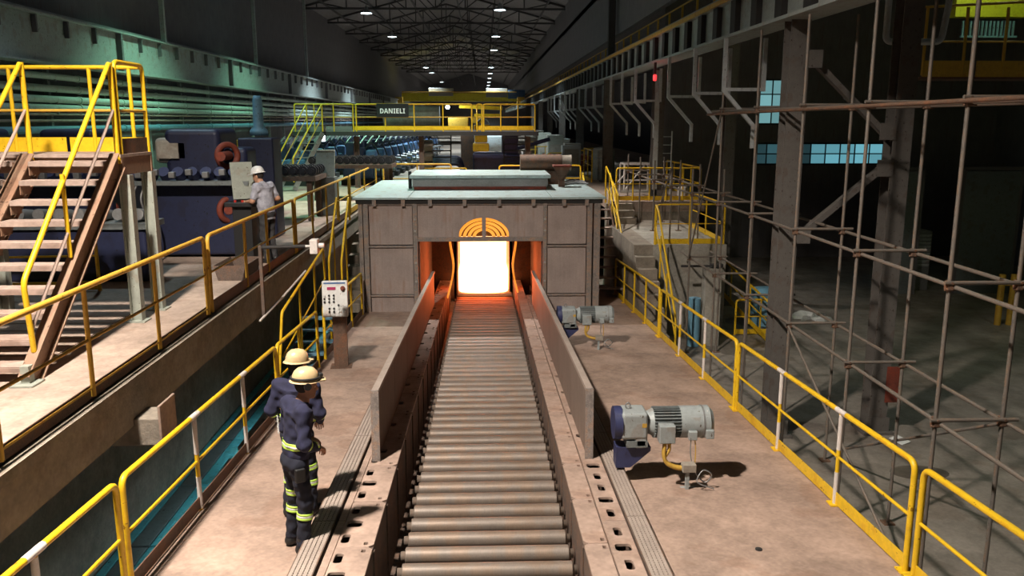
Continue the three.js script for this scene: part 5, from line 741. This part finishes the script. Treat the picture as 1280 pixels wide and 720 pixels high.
{ const t = thing('name_sign', 'black sign board with white DANIELI letters on the bridge rail', 'sign', [-3.56, 6.0, -33.9]); part(t, 'board', rb(1.26, 0.52, 0.04, 0, 0.27, 0, 0.01), M.black); const g = text('DANIELI', 0.19, 0.01); g.scale(0.95, 1, 1); g.translate(0, 0.25, 0.025); part(t, 'lettering', g, mat([0.85, 0.85, 0.85], { map: null, rough: 0.5 })); }
{ const t = thing('wide_duct', 'grey horizontal drum behind the sign board on the bridge', 'drum', [-2.4, 5.7, -35.6]); part(t, 'drum', rod([-1.7, 0.35, 0], [0.6, 0.35, 0], 0.42, 20), M.pale); part(t, 'shaft', rod([-1.8, -0.1, 0.4], [1.4, -0.1, 0.4], 0.05, 8), M.steel); part(t, 'support', bx(1.8, 0.5, 0.4, -0.6, -0.2, 0), M.motorDark); }
{ const t = thing('yellow_machine', 'yellow boom machine with a bright lamp behind the bridge rails', 'machine', [-0.6, 5.3, -38]); part(t, 'boom', [bx(1.9, 0.16, 0.2, 0.5, 1.15, 0, 0, 0, -0.05), bx(1.2, 0.14, 0.2, 0.8, 0.8, 0)], M.yellow); part(t, 'body', [rb(0.9, 0.5, 0.6, -0.5, 0.45, 0, 0.04), rb(0.5, 0.3, 0.4, 0.3, 0.6, 0, 0.03)], M.yellowDusty); part(t, 'reel', put(new THREE.TorusGeometry(0.3, 0.03, 8, 24), 0.6, 0.35, 0.2), M.steel); part(t, 'pedestal', bx(0.6, 2.1, 0.5, -0.1, -1.05, 0), M.inner); part(t, 'floodlight', put(new THREE.SphereGeometry(0.09, 14, 10), -0.95, 1.15, 0.4), M.lamp); point('flood_light', [-1.55, 6.45, -37.3], [0.7, 0.9, 1], 8, 0.13); }
{ const t = thing('bridge_crane', 'yellow-green overhead travelling crane spanning the far hall', 'crane', [-3.3, 8.85, -122]); part(t, 'beam', bx(16.2, 1.15, 1.4, 0, 0.2, 0), mat([0.5, 0.46, 0.03], { map: paintTex, rough: 0.5 })); part(t, 'trolley', [rb(3.4, 1.1, 2, -2.6, 0.9, 0, 0.05)], M.steel); part(t, 'cab', [rb(3.0, 1.2, 2, 5.2, 0.8, 0, 0.05)], M.steel); part(t, 'drive_box', rb(2.4, 1.2, 2, 8.0, 0.6, 0, 0.05), M.farBlue); part(t, 'walkway', bx(16, 0.1, 0.9, 0, 0.9, 1.1), M.yellowDusty); part(t, 'end_truck', [bx(1, 0.8, 4, -8.4, -0.2, 0), bx(1, 0.8, 4, 8.6, -0.2, 0)], M.yellowDusty); }
{ let f; const N = ['nearest', 'second', 'third', 'fourth', 'fifth', 'sixth', 'seventh', 'eighth', 'ninth', 'tenth', 'eleventh', 'twelfth', 'thirteenth', 'farthest'];
  for (let i = 0; i < 14; i++) { const pos = [-5.3 + i * 0.09, PY, -36.5 - i * 2.0], label = N[i] + ' blue mill stand in the row receding left of the hall centre';
    if (!f) { f = thing('mill_stand', label, 'mill stand', pos, 0, 'blue mill stands in a row');
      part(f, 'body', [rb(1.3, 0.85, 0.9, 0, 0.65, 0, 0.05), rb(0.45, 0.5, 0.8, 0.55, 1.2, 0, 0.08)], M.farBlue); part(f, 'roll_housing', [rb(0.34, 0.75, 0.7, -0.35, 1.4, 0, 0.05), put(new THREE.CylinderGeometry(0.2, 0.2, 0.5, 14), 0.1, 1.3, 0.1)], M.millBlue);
      for (const [x, y] of [[0.78, 0.95], [0.78, 0.6]]) part(f, 'spindle', rod([x - 0.1, y, 0.2], [x + 0.45, y - 0.06, 0.2], 0.09, 10), M.steel); part(f, 'foot', bx(1.5, 0.22, 1.3, 0.05, 0.11, 0), M.dark); part(f, 'gap_shade_sheet', bx(1.2, 1.0, 0.08, 0, 0.7, -0.9), M.dark);  // dark sheet stands in for the shade between stands
      for (let k = 0; k < 4; k++) part(f, 'rib', bar([-0.5 + k * 0.3, 1.72, 0.3], [-0.35 + k * 0.3, 2.0, -0.2], 0.05, 0.05), M.steel); part(f, 'hose', hose([[0.3, 1.5, 0.3], [0.6, 1.75, 0.4], [0.9, 1.2, 0.4], [0.95, 0.3, 0.4]], 0.03, 14, 6), M.dark);
    } else dup(f, label, pos); }
  for (let i = 0; i < 9; i++) dup(f, N[i] + ' blue mill stand in the second row, farther left', [-8.0 + i * 0.1, PY, -36 - i * 2.4]); }
{ const t = thing('rolling_stand', 'dark purple rolling stand with a yellow head behind the furnace', 'mill stand', [0.25, PY, -37]);
  part(t, 'base', rb(2.0, 1.3, 1.6, 0.3, 0.65, 0, 0.06), M.blue); part(t, 'housing', [rb(0.7, 1.7, 1.2, 0.9, 1.6, 0, 0.06)], mat([0.05, 0.03, 0.07], { map: paintTex, rough: 0.5 })); part(t, 'yellow_head', [rb(0.7, 0.3, 0.8, -0.3, 2.35, 0.2, 0.06), rb(0.55, 0.4, 0.7, -0.35, 1.95, 0.25, 0.06), rb(0.7, 0.35, 0.8, -0.35, 1.55, 0.3, 0.06)], M.yellow); part(t, 'fitting', [...Array(10).keys()].map((i) => rb(0.16, 0.16, 0.16, 1.3 + (i % 3) * 0.24, 0.9 + Math.floor(i / 3) * 0.4, 0.5, 0.03)), M.steel); part(t, 'cross_pipe', [rod([1.2, 1.5, 0.6], [2.6, 1.9, 0.5], 0.09, 10), rod([1.2, 1.1, 0.6], [2.6, 1.1, 0.5], 0.07, 10)], M.blue); }
{ const t = thing('coil_stand', 'dark pipe cluster on a low frame left of the purple rolling stand', 'pipe cluster', [-1.7, PY, -35.8]); for (let i = 0; i < 6; i++) part(t, 'pipe_run', pipe([[-0.7, 0.5 + i * 0.1, 0.5 - i * 0.2], [-0.3, 0.9 + i * 0.05, 0.5 - i * 0.2], [0.7, 0.9 + i * 0.05, 0.5 - i * 0.2], [1.0, 0.2, 0.5 - i * 0.2]], 0.07, 0.2, 8), M.blue); part(t, 'frame', pipe([[-0.8, 0, 0.8], [-0.8, 0.75, 0.8], [1.0, 0.75, 0.8], [1.0, 0, 0.8]], 0.03, 0.08, 7), M.yellow); }
{ const t = thing('valve_tower', 'dull green valve tower left of the bridge ladder', 'valve tower', [-2.35, PY, -35.2]); part(t, 'mast', rb(0.5, 1.9, 0.4, 0, 0.95, 0, 0.03), M.greyGreen); part(t, 'valve', [0, 1, 2, 3].map((i) => rod([-0.3, 0.5 + i * 0.4, 0.2], [0.3, 0.55 + i * 0.4, 0.25], 0.1, 10)), M.steel); }
{ const t = thing('lit_panel', 'small bright white light panel under the left end of the bridge', 'light panel', [-7.1, 4.95, -38]); part(t, 'housing', rb(0.26, 0.6, 0.1, 0, 0.3, 0, 0.02), M.steel); part(t, 'diffuser', bx(0.22, 0.54, 0.02, 0, 0.3, 0.055), M.lamp); }
{ const t = thing('floor_machine', 'low grey cross pipe on legs in the middle of the far floor', 'pipe', [0.3, PY, -52]); part(t, 'pipe_run', rod([-1.2, 1.3, 0], [0.9, 1.3, 0], 0.5, 16), M.bracket); part(t, 'leg', [bx(0.2, 0.8, 0.6, -0.8, 0.4, 0), bx(0.2, 0.8, 0.6, 0.5, 0.4, 0)], M.steel); }
for (let i = 0; i < 10; i++) { const z = -42 - i * 4, t = thing('machine_cabinet', ['nearest', 'second', 'third', 'fourth', 'fifth', 'sixth', 'seventh', 'eighth', 'ninth', 'farthest'][i] + ' pale cabinet along the far right side of the mill floor', 'cabinet', [4.6 + rr(-0.4, 0.5), PY, z], 0, 'pale cabinets at the far right'); part(t, 'body', (() => { const h = rr(1.1, 2); return rb(0.9, h, 0.8, 0, h / 2, 0, 0.03); })(), [M.bracket, M.pale, M.greyGreen][i % 3]); part(t, 'door', bx(0.7, 0.9, 0.03, 0, 0.85, 0.41), M.pale); }

renderer.render(scene, camera);
